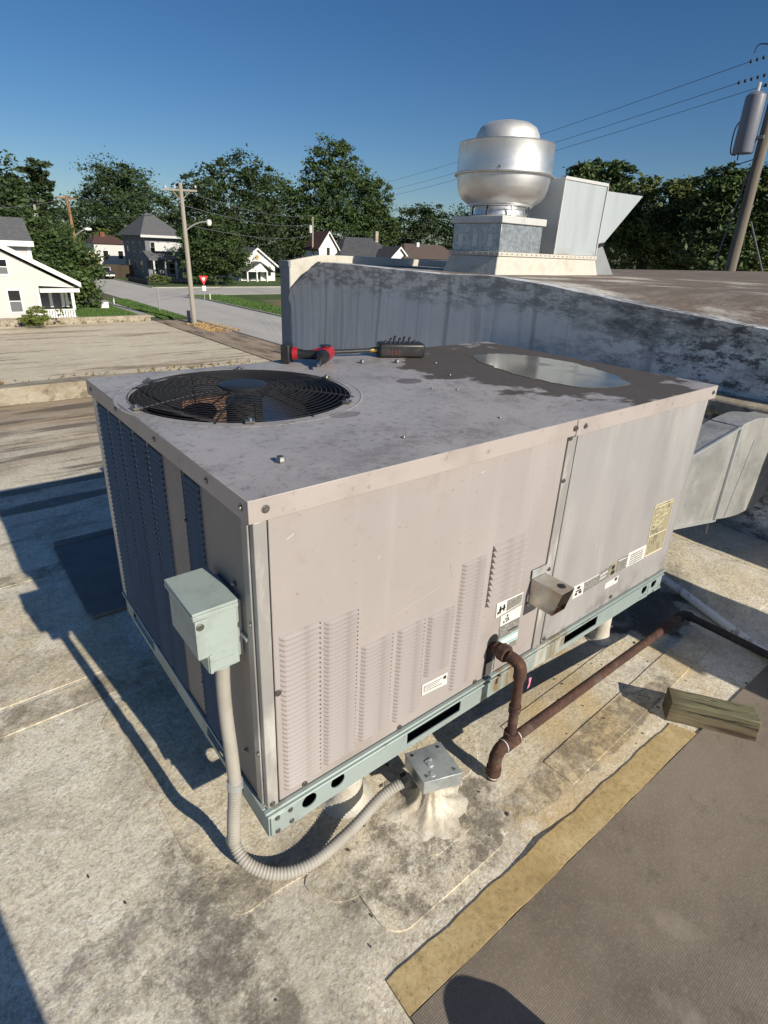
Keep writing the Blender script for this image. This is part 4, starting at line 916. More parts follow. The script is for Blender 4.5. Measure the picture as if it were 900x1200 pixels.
tube(bm, catmull(wp, 6), .019, 12); tag(obj('white_pipe', bm, M['pvc']), 'dirty white plastic pipe lying on the roof right of the air conditioner', 'pipe')

# ================================================================== TIMBER, STRIP, WALK PADS
tb = bpy.data.objects.new
P0 = Vector((1.404, -.318, 0)); u = Vector((.545, -.838, 0)).normalized(); v = Vector((.838, .545, 0))
LB, WB, HB = .285, .077, .088
c = P0+u*LB/2+v*WB/2
bm = newbm()
xs = np.linspace(-LB/2, LB/2, 9); sec = [(-WB/2, 0), (WB/2, 0), (WB/2, HB), (-WB/2, HB)]
rg = []
for i, x in enumerate(xs):
    rg.append([bm.verts.new((x+(rnd.uniform(-.003, .003) if i in (0, 8) else 0), y+rnd.uniform(-.0012, .0012), z+(rnd.uniform(-.0015, .0015) if z else 0))) for y, z in sec])
for a, b in zip(rg, rg[1:]):
    for k in range(4): bm.faces.new([a[k], a[(k+1) % 4], b[(k+1) % 4], b[k]])
bm.faces.new(rg[0]); bm.faces.new(rg[-1][::-1])
o = tag(obj('timber_block', bm, M['timber'], None, (c.x, c.y, RZ+.001), bevel=.004), 'short weathered greenish timber block lying on the roof at the end of the yellow strip', 'timber')
o.rotation_euler = (0, 0, math.atan2(u.y, u.x))
sp_ = [at(x, y, 2, RZ+.012) for x, y in ((453, 1147), (786, 845), (818, 858), (481, 1190))]
a, b, c2, d2 = sp_
bm = newbm(); n = 40; T_, B_ = [], []
for i in range(n+1):
    t = i/n; p = a.lerp(b, t); q = d2.lerp(c2, t); wob = .0022*math.sin(t*31)+.0015*math.sin(t*77)
    rz_ = .0035+.006*math.exp(-((t-.42)/.06)**2)
    T_.append((Vector((p.x, p.y+wob, RZ+.0005)), Vector((p.x, p.y+wob, RZ+.0005+rz_))))
    B_.append((Vector((q.x, q.y+wob*.6, RZ+.0005)), Vector((q.x, q.y+wob*.6, RZ+.0055))))
rg = [[bm.verts.new(p) for p in (B_[i][0], B_[i][1], T_[i][1], T_[i][0])] for i in range(n+1)]
for a_, b_ in zip(rg, rg[1:]):
    for k in range(4): bm.faces.new([a_[k], a_[(k+1) % 4], b_[(k+1) % 4], b_[k]])
bm.faces.new(rg[0]); bm.faces.new(rg[-1][::-1])
tag(obj('yellow_strip', bm, M['strip'], bevel=.0008), 'long yellowed edging strip along the grey walk pad in the foreground', 'strip')
# grey walk pad beside the strip
bm = newbm()
nx, ny = 60, 40
e0, e1 = d2, c2
gr = []
for i in range(nx+1):
    t = i/nx*1.55; row = []
    for j in range(ny+1):
        s = j/ny*1.4; p = e0.lerp(e1, t); x, y = p.x+s*.03, p.y-.0015-s
        row.append(bm.verts.new((x, y, RZ+.0042+.0010*math.sin(x*4+y*2)*math.sin(y*5)+.0005*math.sin(x*11))))
    gr.append(row)
for i in range(nx):
    for j in range(ny): bm.faces.new([gr[i][j], gr[i+1][j], gr[i+1][j+1], gr[i][j+1]])
tag(obj('walk_pad', bm, M['mat'], solid=.002, angle=60), 'large grey brown ribbed walk pad beside the yellow edging strip', 'walk pad')
# dark pad in the unit's shade
pd = thing('dark_walk_pad', 'dark square walk pad in the shadow left of the air conditioner', 'walk pad', (.25, 1.85, RZ))
bm = newbm(); box(bm, (-.33, -.36, .006), (.45, .36, .016)); obj('pad_sheet', bm, M['pad'], pd, bevel=.003)
for y0, y1 in ((-.40, -.362), (.362, .41)):
    bm = newbm(); box(bm, (-.32, y0, .006), (.45, y1, .022)); obj('raised_border', bm, M['pad'], pd, bevel=.004)

# ================================================================== DUCT
dt = thing('metal_duct', 'weathered galvanised sheet metal duct running from the air conditioner into the raised wall', 'duct', (1.885, .08, RZ))
def dl(pts): return [(x-1.885, 0, z-RZ) for x, z in pts]
dep = (0, .14, 0)
bm = newbm(); prism(bm, dl([(1.886, .236), (2.540, .111), (2.540, .597), (1.886, .523)]), dep); obj('flared_section', bm, M['duct'], dt, bevel=.003)
bot = catmull([(2.552, .108, 0), (2.70, .076, 0), (2.855, .051, 0), (3.0, .042, 0), (3.134, .047, 0), (3.255, .105, 0)], 5); top = catmull([(3.255, .553, 0), (3.05, .566, 0), (2.907, .588, 0), (2.75, .608, 0), (2.552, .599, 0)], 5)
bm = newbm(); prism(bm, dl([(p.x, p.y) for p in bot+top]), dep); obj('elbow_section', bm, M['duct'], dt, bevel=.003)
bm = newbm(); prism(bm, dl([(3.268, .105), (3.322, .14), (3.322, .545), (3.268, .553)]), dep); obj('wall_collar', bm, M['duct'], dt, bevel=.003)
bm = newbm(); prism(bm, dl([(3.255, .092), (3.268, .098), (3.268, .566), (3.255, .566)]), (0, -.010, 0)); obj('standing_seam', bm, M['trim_grey'], dt)
bm = newbm(); prism(bm, dl([(2.538, .104), (2.553, .102), (2.553, .607), (2.538, .605)]), (0, -.012, 0)); obj('standing_seam', bm, M['galv_plain'], dt, bevel=.002)
for q in ([(1.886, .229), (2.536, .104), (2.536, .114), (1.886, .239)], [(1.886, .519), (2.536, .593), (2.536, .602), (1.886, .528)]):
    bm = newbm(); prism(bm, dl(q), (0, -.010, 0)); obj('seam_flange', bm, M['galv_plain'], dt)
bm = newbm(); prism(bm, dl([(2.68, .09), (2.686, .09), (2.79, .49), (2.784, .49)]), (0, -.004, 0)); obj('crease', bm, M['galv_plain'], dt)
bm = newbm(); cyl(bm, (2.47-1.885, -.006, .115-RZ), (2.465-1.885, -.012, .06-RZ), .004, 6); obj('hanging_screw', bm, M['screw'], dt)

# ================================================================== EXHAUST FAN AND INTAKE HOOD
FX, FY, FZ = 4.615, 3.438, 1.10
cb = thing('roof_curb', 'long white membrane covered curb carrying the exhaust fan and the intake hood', 'roof curb', (FX, FY, FZ))
bm = newbm(); hexa(bm, [(-.06, -.03, -.06), (1.93, -.03, -.06), (1.93, .80, -.06), (-.06, .80, -.06)], [(.01, .015, .185), (1.86, .015, .185), (1.86, .74, .185), (.01, .74, .185)]); obj('curb_wall', bm, M['white_mem'], cb, bevel=.012)
bm = newbm(); box(bm, (0, .003, .186), (1.868, .75, .228)); fl = obj('curb_flange', bm, M['white_mem'], cb, bevel=.004)
bm = newbm(); lathe(bm, [(0, .006), (.006, .005), (.008, 0)], 8); sc2 = meshof(bm, 'flange_screw', [M['screw']])
for i in range(22): piece('flange_screw', sc2, None, fl, (.05+i*.084, .003, .208), (R(90), 0, 0))
for i in range(8): piece('flange_screw', sc2, None, fl, (0, .06+i*.088, .208), (0, R(-90), 0))
ef = thing('exhaust_fan', 'round spun aluminium exhaust fan with a domed cap on a galvanised base', 'exhaust fan', (FX+.40, FY+.40, FZ+.229))
bm = newbm(); box(bm, (-.355, -.355, 0), (.345, .345, .28)); fb = obj('base_box', bm, M['galv'], ef, bevel=.004)
bm = newbm()
box(bm, (-.358, -.035, .05), (-.3555, .035, .17)); npm = meshof(bm, 'nail_plate', [M['galv_plain']])
for y in (-.22, .0, .22): piece('nail_plate', npm, None, fb, (0, y, 0))
bm = newbm(); box(bm, (-.382, -.382, .281), (.372, .372, .352)); obj('base_cap', bm, M['cap_white'], ef, bevel=.006)
zb = FZ+.229
def zz(z): return z-zb
bm = newbm(); lathe(bm, [(.37, .353), (.33, .357), (.29, .375), (.275, .43), (.29, .455)], 40); obj('neck', bm, M['alu'], ef)
for k in range(8):
    a_ = k*math.pi/4+.3; bm = newbm(); cyl(bm, (.335*math.cos(a_), .335*math.sin(a_), .353), (.335*math.cos(a_), .335*math.sin(a_), .47), .011, 8); obj('post', bm, M['galv_plain'] if k % 2 else M['black'], ef)
bm = newbm(); lathe(bm, [(.28, zz(1.79)), (.345, zz(1.787)), (.355, zz(1.795)), (.35, zz(1.803)), (.375, zz(1.815)), (.43, zz(1.85)), (.468, zz(1.90)), (.49, zz(1.97)), (.502, zz(2.05)), (.505, zz(2.08))], 64); obj('lower_bowl', bm, M['alu'], ef)
bm = newbm(); lathe(bm, [(.505, zz(2.081)), (.536, zz(2.085)), (.540, zz(2.093)), (.532, zz(2.101)), (.512, zz(2.105)), (.512, zz(2.20)), (.508, zz(2.375)), (.512, zz(2.385)), (.505, zz(2.393)), (.498, zz(2.385)), (.49, zz(2.30)), (.40, zz(2.27))], 64); obj('wind_band', bm, M['alu'], ef)
bm = newbm(); lathe(bm, [(.44, zz(2.300)), (.40, zz(2.345)), (.362, zz(2.372)), (.346, zz(2.39)), (.344, zz(2.42)), (.332, zz(2.482)), (.295, zz(2.545)), (.228, zz(2.585)), (.12, zz(2.608)), (0, zz(2.614))], 56); obj('motor_dome', bm, M['dome'], ef)
bm = newbm(); lathe(bm, [(0, .01), (.012, .008), (.014, 0)], 8); o = piece('rivet', meshof(bm, 'rivet', [M['screw']]), None, ef, (-.42, -.30, zz(2.13)), (R(90), 0, R(-54)))
ih = thing('intake_hood', 'tall galvanised sheet metal intake hood with an angled side wing beside the exhaust fan', 'intake hood', (FX+1.02, FY+.05, FZ+.229))
bm = newbm(); hexa(bm, [(0, 0, 0), (.86, 0, 0), (.86, .66, 0), (0, .66, 0)], [(.02, 0, .80), (.88, 0, .80), (.88, .66, .80), (.02, .66, .80)]); hb_ = obj('hood_body', bm, M['hood_sheet'], ih, bevel=.006)
bm = newbm(); box(bm, (.015, -.012, .78), (.89, -.001, .812)); hexa(bm, [(.862, -.012, .02), (.876, -.012, .02), (.876, -.001, .02), (.862, -.001, .02)], [(.884, -.012, .779), (.898, -.012, .779), (.898, -.001, .779), (.884, -.001, .779)]); hexa(bm, [(-.008, -.012, .0), (.006, -.012, .0), (.006, -.001, .0), (-.008, -.001, .0)], [(.012, -.012, .779), (.026, -.012, .779), (.026, -.001, .779), (.012, -.001, .779)]); obj('corner_seam', bm, M['cap_white'], hb_)
bm = newbm(); prism(bm, [(.905, .01, .145), (.92, .01, .735), (1.76, .01, .745), (1.05, .01, .165)], (0, .62, 0)); obj('angled_wing', bm, M['hood_sheet'], ih, bevel=.004)
bm = newbm(); prism(bm, [(.885, .012, .12), (1.06, .012, .128), (1.05, .012, .163), (.90, .012, .143)], (0, .60, 0)); obj('wing_base', bm, M['dark'], ih)
bm = newbm(); prism(bm, [(.90, .06, -.25), (1.50, .06, -.25), (1.11, .06, .118), (.95, .06, .118)], (0, .04, 0)); cyl(bm, (.90, .2, -.02), (1.06, .22, .11), .012, 8); obj('support_plate', bm, M['trim_grey'], ih, bevel=.004)

# ================================================================== TOOLS ON THE LID
dr = thing('cordless_driver', 'red and black cordless driver lying on its side on the air conditioner lid', 'power tool', (.78, 1.03, H_))
def dv(px, py, z): p = at(px, py, 2, H_+z); return Vector((p.x-.78, p.y-1.03, z))
A0 = dv(334, 424, .032)
b4 = [dv(328.5, 427, .002), dv(338, 427, .002)]
ax = (dv(384, 417, .035)-dv(338, 411, .035))
hA = dv(340, 414, .036); hB = dv(376, 416, .036)
bm = newbm(); d_ = (hB-hA).normalized(); sd = Vector((-d_.y, d_.x, 0))
def obox(bm, c, ax_, ln, wd, z0, z1):
    s_ = Vector((-ax_.y, ax_.x, 0))
    q = [c-ax_*ln/2-s_*wd/2, c+ax_*ln/2-s_*wd/2, c+ax_*ln/2+s_*wd/2, c-ax_*ln/2+s_*wd/2]
    hexa(bm, [(p.x, p.y, z0) for p in q], [(p.x, p.y, z1) for p in q])
ax_ = Vector((d_.x, d_.y, 0)).normalized(); c0 = Vector((hA.x, hA.y, 0))
obox(bm, c0-ax_*.012, ax_, .034, .072, .0005, .072); obj('battery', bm, M['black'], dr, bevel=.006, seg=3)
bm = newbm(); tube(bm, [c0+ax_*.008+Vector((0, 0, .036)), c0+ax_*.03+Vector((0, 0, .036)), c0+ax_*.06+Vector((0, 0, .034)), c0+ax_*.10+Vector((0, 0, .036)), c0+ax_*.118+Vector((0, 0, .037))], [.023, .020, .018, .019, .021], 12); obj('grip', bm, M['black'], dr)
bm = newbm(); tube(bm, [c0+ax_*.012+Vector((0, 0, .036)), c0+ax_*.032+Vector((0, 0, .036))], [.0255, .0225], 12); obj('red_collar', bm, M['red'], dr)
bm = newbm(); tube(bm, [c0+ax_*.086+Vector((0, 0, .048)), c0+ax_*.12+Vector((0, 0, .056))], [.006, .010], 8); obj('red_trigger_guard', bm, M['red'], dr)
hd = c0+ax_*.135
sd_ = Vector((ax_.y, -ax_.x, 0))
bm = newbm(); tube(bm, [hd-sd_*.062+Vector((0, 0, .040)), hd-sd_*.055+Vector((0, 0, .040)), hd-sd_*.0+Vector((0, 0, .040)), hd+sd_*.035+Vector((0, 0, .038))], [.018, .029, .030, .025], 16); obj('motor_housing', bm, M['red'], dr)
bm = newbm(); tube(bm, [hd+sd_*.036+Vector((0, 0, .038)), hd+sd_*.06+Vector((0, 0, .036)), hd+sd_*.085+Vector((0, 0, .033))], [.026, .024, .014], 16); lathe(bm, [(0, .004), (.022, .003), (.024, 0)], 14, (hd.x-sd_.x*.01, hd.y-sd_.y*.01, .0695)); obj('chuck', bm, M['black'], dr)
bm = newbm(); cyl(bm, hd+sd_*.086+Vector((0, 0, .032)), hd+sd_*.135+Vector((0, 0, .022)), .0055, 8); obj('bit', bm, M['steel'], dr)
to = thing('long_shaft_tool', 'black tool with a long dark shaft and brass collar beside the red driver', 'tool', (1.2, 1.07, H_))
def tv(px, py, z): p = at(px, py, 2, H_+z); return Vector((p.x-1.2, p.y-1.07, z))
s0, s1 = tv(386, 412.5, .022), tv(434, 410.5, .026); dd = (s1-s0).normalized()
bm = newbm(); cyl(bm, s0, s1, .0085, 10); obj('shaft', bm, M['black'], to)
bm = newbm(); tube(bm, [s1-dd*.004, s1+dd*.012, s1+dd*.03, s1+dd*.045], [.010, .013, .014, .017], 14); obj('collar', bm, M['brass'], to)
e_ = tv(496, 411, .026); L_ = (e_-s1).length; dn = (e_-s1).normalized(); dh = Vector((dn.x, dn.y, 0)).normalized(); md = s1+dn*(L_*.56)
bm = newbm(); obox(bm, Vector((md.x, md.y, 0)), dh, L_*.86, .084, .0005, .060); obj('body', bm, M['black'], to, bevel=.012, seg=3)
bm = newbm(); sidev = Vector((-dh.y, dh.x, 0))
fr = Vector((md.x, md.y, 0)) - dh*L_*.16 + (-sidev if (-sidev).y < sidev.y else sidev)*.0425
for i in range(4):
    c_ = fr+dh*(i*.015-.022); obox(bm, c_, dh, .009, .0012, .014, .034)
obj('red_lettering', bm, M['red_dim'], to)
bm = newbm()
for i in range(7):
    c_ = Vector((md.x, md.y, 0))+dh*(-L_*.30+i*L_*.09)+sidev*rnd.uniform(-.012, .012); hh = rnd.uniform(.062, .082)
    tube(bm, [c_+Vector((0, 0, .05)), c_+Vector((.003, .002, hh)), c_+Vector((.008, 0, hh+.004))], .0055, 6)
obj('switch_row', bm, M['black'], to)
bm = newbm(); lathe(bm, [(0, .014), (.008, .012), (.010, .004), (.013, .001), (.013, 0)], 6)
nm = meshof(bm, 'loose_nut', [M['screw']])
for k, (x, y, z_, lb) in enumerate(((.114, .121, 0, 'loose hex bolt head at the near left corner of the lid'), (.93, .93, 0, 'loose bolt lying in front of the red driver on the lid'), (1.06, .87, 0, 'small loose screw right of the red driver on the lid'))):
    o = bpy.data.objects.new('loose_bolt', nm); COL.objects.link(o); o.location = (x+.02, y+.01, H_+.0005); o.rotation_euler = (0, 0, k); tag(o, lb, 'bolt', 'loose bolts on the lid')

# ================================================================== POLES AND WIRES
def sag(a, b, s, n=18): return [Vector(a).lerp(Vector(b), i/n)-Vector((0, 0, s*4*(i/n)*(1-i/n))) for i in range(n+1)]
# near pole, right
pb = at(857, 314, 1, 6.2); 
def pray(px, py, d):          # a point seen at a pixel, d metres away on the ground plan
    q = at(px, py, 1, CAM.y+1.0)-CAM; return CAM+q*(d/math.hypot(q.x, q.y))
p0 = pray(856, 314, 20.5); top_ = 9.2
np_ = thing('utility_pole', 'leaning grey wooden utility pole with a transformer at the right edge of the photo', 'utility pole', (p0.x, p0.y, GZ), 'utility poles')
hg = 1.30-GZ
bm = newbm(); tube(bm, [(0, 0, 0), (0, 0, 3), (.0, 0, 6), (0, 0, 9), (0, 0, 12.2)], [.165, .16, .15, .135, .115], 16); obj('shaft', bm, M['pole'], np_)
dist0 = math.hypot(p0.x-CAM.x, p0.y-CAM.y)
def onpole(px, py): q = pray(px, py, dist0); return Vector((q.x-p0.x, q.y-p0.y, q.z-GZ))
tc_ = onpole(868, 179); tt_ = onpole(879, 130); cxp = onpole(878, 150)
vx, vy = cxp.x, cxp.y
k_ = .42/math.hypot(vx, vy) if math.hypot(vx, vy) > 0 else 1
ca = Vector((cxp.x, cxp.y, 0)).normalized()*.43
bm = newbm(); r_ = .255; lathe(bm, [(0, 0), (r_*.95, 0), (r_, .03), (r_, 1.28), (r_*.97, 1.34), (r_*.6, 1.42), (0, 1.44)], 24, (ca.x, ca.y, tc_.z-.02)); tr = obj('transformer', bm, M['can'], np_)
bm = newbm(); cyl(bm, (ca.x, ca.y, tc_.z+1.4), (ca.x, ca.y, tc_.z+1.62), .05, 8); cyl(bm, (ca.x*1.3, ca.y*1.3, tc_.z+1.38), (ca.x*1.5, ca.y*1.5, tc_.z+1.2), .05, 8); obj('bushing', bm, M['porcelain'], tr)
bm = newbm(); box(bm, (min(0, ca.x), min(0, ca.y)-.04, tc_.z+.3), (max(0, ca.x), max(0, ca.y)+.04, tc_.z+.38)); obj('bracket', bm, M['sign_back'], np_)
armv = Vector((-.35, .94, 0))     # the wires' side
zc = [onpole(880, 72).z, onpole(868, 97).z, onpole(900, 100).z]
bm = newbm()
side = Vector((cxp.x, cxp.y, 0)).normalized()
for z_ in (zc[0]-.1, zc[0]-1.0): box(bm, (-.08, -.08, z_-.07), (.08, .08, z_+.07)); tube(bm, [side*.12+Vector((0, 0, z_)), -side*1.3+Vector((0, 0, z_))], .06, 6)
obj('crossarm', bm, M['pole'], np_)
ins = []
for (px, py) in ((880, 72), (866, 97), (897, 100)):
    q = onpole(px, py); q2 = q-side*.55+Vector((0, 0, .12))
    bm = newbm()
    for i in range(5): lathe(bm, [(.015, -.04), (.038, -.015), (.038, .015), (.015, .04)], 8, q+(q2-q)*(i/4))
    obj('insulator', bm, M['black'], np_); ins.append(q+Vector((p0.x, p0.y, GZ)))
bm = newbm(); tube(bm, catmull([onpole(862, 182), onpole(856, 178), onpole(862, 150), onpole(874, 136)], 5), .016, 5); tube(bm, catmull([onpole(864, 188), onpole(868, 165), onpole(873, 138)], 5), .016, 5); tube(bm, catmull([onpole(884, 62), onpole(890, 52), onpole(905, 52)], 5), .016, 5); obj('jumper_lead', bm, M['wire'], np_)
bm = newbm(); tube(bm, [onpole(878, 200), onpole(834, 318)], .022, 6); tube(bm, [onpole(880, 260), onpole(896, 330)], .022, 6); obj('guy_wire', bm, M['wire_grey'], np_)
def wire(a, b, s, r, label, group='overhead wires', m='wire'):
    bm = newbm(); tube(bm, sag(a, b, s), r, 5); return tag(obj('power_line', bm, M[m]), label, 'wire', group)
farp = [pray(x, y, 118) for x, y in ((322, 226), (322, 233), (322, 239))]
for a, b, lb in zip(ins, farp, ('uppermost of the three long wires crossing the sky behind the exhaust fan', 'middle of the three long wires crossing the sky behind the exhaust fan', 'lowest of the three long wires crossing the sky behind the exhaust fan')):
    wire(a, b, 1.6, .008, lb, m='wire_grey')
wire(onpole(886, 186)+Vector((p0.x, p0.y, GZ)), pray(600, 232, 60), 0.9, .015, 'single wire leaving the near pole below its transformer')
# far pole at the street corner
q0 = at(228, 380, 2, GZ)
def pole(base, h, r0, r1, m, label, lean=(0, 0)):
    t = thing('utility_pole', label, 'utility pole', base, 'utility poles')
    bm = newbm(); tube(bm, [(lean[0]*k/4, lean[1]*k/4, h*k/4) for k in range(5)], [r0+(r1-r0)*k/4 for k in range(5)], 10); obj('shaft', bm, M[m], t); return t
dq = math.hypot(q0.x-CAM.x, q0.y-CAM.y)
def rel(px, py, b, d): q = pray(px, py, d); return q-Vector(b)
tp = rel(211, 214, q0, dq)
sp1 = pole(tuple(q0), tp.z, .19, .13, 'pole_pale', 'tall pale utility pole with crossarm and street light at the street corner', (tp.x, tp.y))
a_, b_ = rel(192, 222, q0, dq), rel(231, 224, q0, dq)
bm = newbm(); tube(bm, [a_, b_], .075, 6); tube(bm, [rel(212, 236, q0, dq), rel(222, 225, q0, dq)], .03, 5); tube(bm, [rel(212, 236, q0, dq), rel(203, 224, q0, dq)], .03, 5); obj('crossarm', bm, M['pole_pale'], sp1)
bm = newbm(); tube(bm, catmull([rel(218, 270, q0, dq), rel(226, 264, q0, dq), rel(235, 260.5, q0, dq), rel(244, 259.5, q0, dq)], 5), .045, 6); lm = obj('light_arm', bm, M['sign_back'], sp1)
pl_ = rel(245, 262, q0, dq); bm = newbm(); lathe(bm, [(0, .28), (.16, .24), (.2, .05), (.13, -.12), (0, -.16)], 12, pl_); obj('lamp_head', bm, M['white'], lm)
bm = newbm()
for px in (194, 205, 229): p = rel(px, 220, q0, dq); lathe(bm, [(.05, -.02), (.07, .06), (.05, .14), (0, .16)], 8, p)
obj('insulator', bm, M['porcelain'], sp1)
# tan pole behind the bush, with a lamp arm
q1 = at(95, 345, 2, GZ); q1 = pray(93, 300, 72); q1.z = GZ; d1 = 72
t1 = rel(77.5, 229, q1, d1); b1_ = rel(96, 345, q1, d1)
sp2 = pole(tuple(q1), t1.z, .2, .15, 'pole_tan', 'tan wooden utility pole with a street light rising above the bush by the white house', (t1.x, t1.y))
bm = newbm(); tube(bm, [rel(66, 231, q1, d1), rel(90, 233, q1, d1)], .08, 6); obj('crossarm', bm, M['pole_tan'], sp2)
bm = newbm(); tube(bm, catmull([rel(87, 277, q1, d1), rel(93, 272, q1, d1), rel(100, 268.5, q1, d1)], 5), .05, 6); ar = obj('light_arm', bm, M['sign_back'], sp2)
bm = newbm(); p = rel(102, 268.5, q1, d1); tube(bm, [p-Vector((.25, .1, 0)), p, p+Vector((.42, 0, 0))], [.06, .17, .1], 8); obj('lamp_head', bm, M['white'], ar)
q2 = pray(47, 290, 66); q2.z = GZ; t2 = rel(40, 240, q2, 66)
sp3 = pole(tuple(q2), t2.z, .13, .11, 'pole_pale', 'thin grey pole above the trees behind the white house roof', (t2.x, t2.y))
bm = newbm(); tube(bm, [rel(41.5, 250, q2, 66), rel(44, 262, q2, 66)], .2, 8); obj('equipment_can', bm, M['porcelain'], sp3)
q3 = pray(366, 300, 112); q3.z = GZ; t3 = rel(366.5, 254, q3, 112)
sp4 = pole(tuple(q3), t3.z, .17, .13, 'pole_pale', 'distant grey pole with a white canister left of the red roofed house', (t3.x, t3.y))
bm = newbm(); tube(bm, [rel(363.5, 264, q3, 112), rel(364, 273, q3, 112)], .28, 8); obj('equipment_can', bm, M['porcelain'], sp4)
for ya, yb, lb in ((223, 252, 'top wire from the corner pole to the distant pole on the right'), (240, 262, 'middle wire from the corner pole to the distant pole on the right'), (262, 275, 'low wire from the corner pole to the distant pole on the right')):
    wire(pray(213, ya, dq), pray(366, yb, 112), .8, .028, lb, m='wire_grey')
for ya, yb, lb in ((222, 231, 'top wire between the corner pole and the tan pole'), (246, 249, 'lower wire between the corner pole and the tan pole')):
    wire(pray(210, ya, dq), pray(79, yb, d1), .5, .022, lb, m='wire_grey')
wire(pray(78, 232, d1), pray(-40, 244, 60), .3, .024, 'wire running left from the tan pole past the white house', m='wire_grey')
# small posts and signs
def post(px, y0, y1, w_, m, label, cat, name):
    b = at(px, y1, 2, GZ); d = math.hypot(b.x-CAM.x, b.y-CAM.y); h_ = pray(px-1, y0, d).z-GZ
    bm = newbm(); tube(bm, [(0, 0, 0), (0, 0, h_*.97), (0, 0, h_)], [w_, w_, w_*.6], 8); o = obj(name, bm, M[m], None, (b.x, b.y, GZ)); return tag(o, label, cat)
post(187.5, 336, 366, .06, 'sign_back', 'bare grey sign post standing at the kerb of the left lawn', 'post', 'sign_post')
post(222, 364, 378.5, .15, 'can', 'short dark steel bollard beside the base of the corner pole', 'bollard', 'bollard')
post(134, 348, 357, .06, 'white', 'thin white marker post at the end of the left lawn', 'post', 'marker_post')
post(246.5, 344, 352, .06, 'white', 'thin white marker post beside the triangular sign', 'post', 'marker_post')
yb_ = at(240, 352, 2, GZ); dy = math.hypot(yb_.x-CAM.x, yb_.y-CAM.y)
ys_ = thing('yield_sign', 'red triangular yield sign on a post at the far street corner', 'road sign', (yb_.x, yb_.y, GZ))
hy = pray(239, 323, dy).z-GZ
bm = newbm(); tube(bm, [(0, 0, 0), (0, 0, hy-.05)], .05, 8); obj('post', bm, M['sign_back'], ys_)
tri = lambda s, z0: [(-s, 0, z0+s*.62), (s, 0, z0+s*.62), (s*.12, 0, z0-s*1.1), (-s*.12, 0, z0-s*1.1)]
bm = newbm(); prism(bm, [(x, -.06, z) for x, _, z in tri(.52, hy-.34)], (0, -.02, 0)); sg = obj('sign_face', bm, M['sign_red'], ys_)
bm = newbm(); prism(bm, [(x, -.085, z) for x, _, z in tri(.22, hy-.33)], (0, -.004, 0)); obj('white_centre', bm, M['white'], sg)
bm = newbm(); box(bm, (-.2, -.08, hy-1.55), (.2, -.06, hy-1.05)); obj('small_plate', bm, M['white'], ys_)
# yard sign
yv = at(123, 363, 2, GZ); bm = newbm(); box(bm, (-.36, -.02, .12), (.36, .02, .62)); box(bm, (-.3, -.012, 0), (-.27, .012, .12)); box(bm, (.27, -.012, 0), (.3, .012, .12))
tag(obj('yard_sign', bm, M['white'], None, (yv.x, yv.y, GZ+.03)), 'small plain white yard sign on the lawn beside the white house', 'sign')

# ================================================================== HOUSES
def px3(Y, *pts): return [at(x, y, 1, Y) for x, y in pts]
def loc3(o, pts): return [tuple(Vector(p)-Vector(o)) for p in pts]
def window(parent, org, Y, x0, x1, z0, z1, m='white', fw=.12):
    """frame and two panes on a wall facing -Y; coordinates of the place"""
    bm = newbm(); y = Y-.05; oo = Vector(org)
    L = lambda x, yy, z: tuple(Vector((x, yy, z))-oo)
    for a, b in (((x0-fw, y, z0-fw), (x0, Y, z1+fw)), ((x1, y, z0-fw), (x1+fw, Y, z1+fw)), ((x0, y, z1), (x1, Y, z1+fw)), ((x0, y, z0-fw), (x1, Y, z0)), ((x0, y, (z0+z1)/2-.03), (x1, Y, (z0+z1)/2+.03))): box(bm, L(*a), L(*b))
    fr = obj('window', bm, M[m], parent)
    bm = newbm(); box(bm, L(x0, Y-.02, (z0+z1)/2+.03), L(x1, Y-.005, z1)); obj('pane', bm, M['glass'], fr)
    bm = newbm(); box(bm, L(x0, Y-.02, z0), L(x1, Y-.005, (z0+z1)/2-.03)); obj('pane', bm, M['screen'] if m == 'white' else M['glass'], fr)
    return fr
# white house, left
Y1 = 47.6; o1 = (4.2, Y1, GZ)
h1 = thing('white_house', 'white two storey house with a grey roof and a corner porch at the left edge', 'house', o1)
wp_ = px3(Y1, (-70, 388), (53, 380), (47, 335), (88, 337), (0, 294), (-70, 262)); wp_[0].z = GZ-.1; wp_[1].z = GZ-.1; wp_[2].x = wp_[1].x
bm = newbm(); prism(bm, loc3(o1, wp_), (0, 8, 0)); obj('wall', bm, M['siding'], h1)
rl = px3(Y1, (93.5, 336), (-70, 257)); a, b = rl
bm = newbm(); prism(bm, loc3(o1, [a, b, b+Vector((0, 0, .30)), a+Vector((0, 0, .30))]), (0, 8.8, 0)); rf = obj('roof', bm, M['shingle'], h1, None)
for p in rf.data.vertices: p.co.y -= .35
bm = newbm(); prism(bm, loc3(o1, [a+Vector((0.02, 0, -.02)), b+Vector((0, 0, -.02)), b+Vector((0, 0, .32)), a+Vector((.02, 0, .32))]), (0, -.06, 0)); fs = obj('fascia', bm, M['white'], rf)
for p in fs.data.vertices: p.co.y -= .36
bmv = px3(Y1, (45, 334.5), (92, 337.5))
bm = newbm(); box(bm, *[tuple(Vector(v_)-Vector(o1)) for v_ in ((bmv[0].x, Y1-.25, bmv[1].z-.28), (bmv[1].x, Y1+2.2, bmv[1].z-.02))]); obj('porch_beam', bm, M['white'], h1)
pxr = at(91, 376, 1, Y1).x; pxl = wp_[1].x; zbm = bmv[1].z-.28
for x, y in ((pxr-.1, Y1-.15), (pxr-.1, Y1+2.0), (pxl+1.0, Y1+2.0), (pxl+.9+.9, Y1+2.0)):
    bm = newbm(); box(bm, *[tuple(Vector(v_)-Vector(o1)) for v_ in ((x-.1, y, GZ+.9), (x+.1, y+.2, zbm))]); obj('porch_post', bm, M['white'], h1)
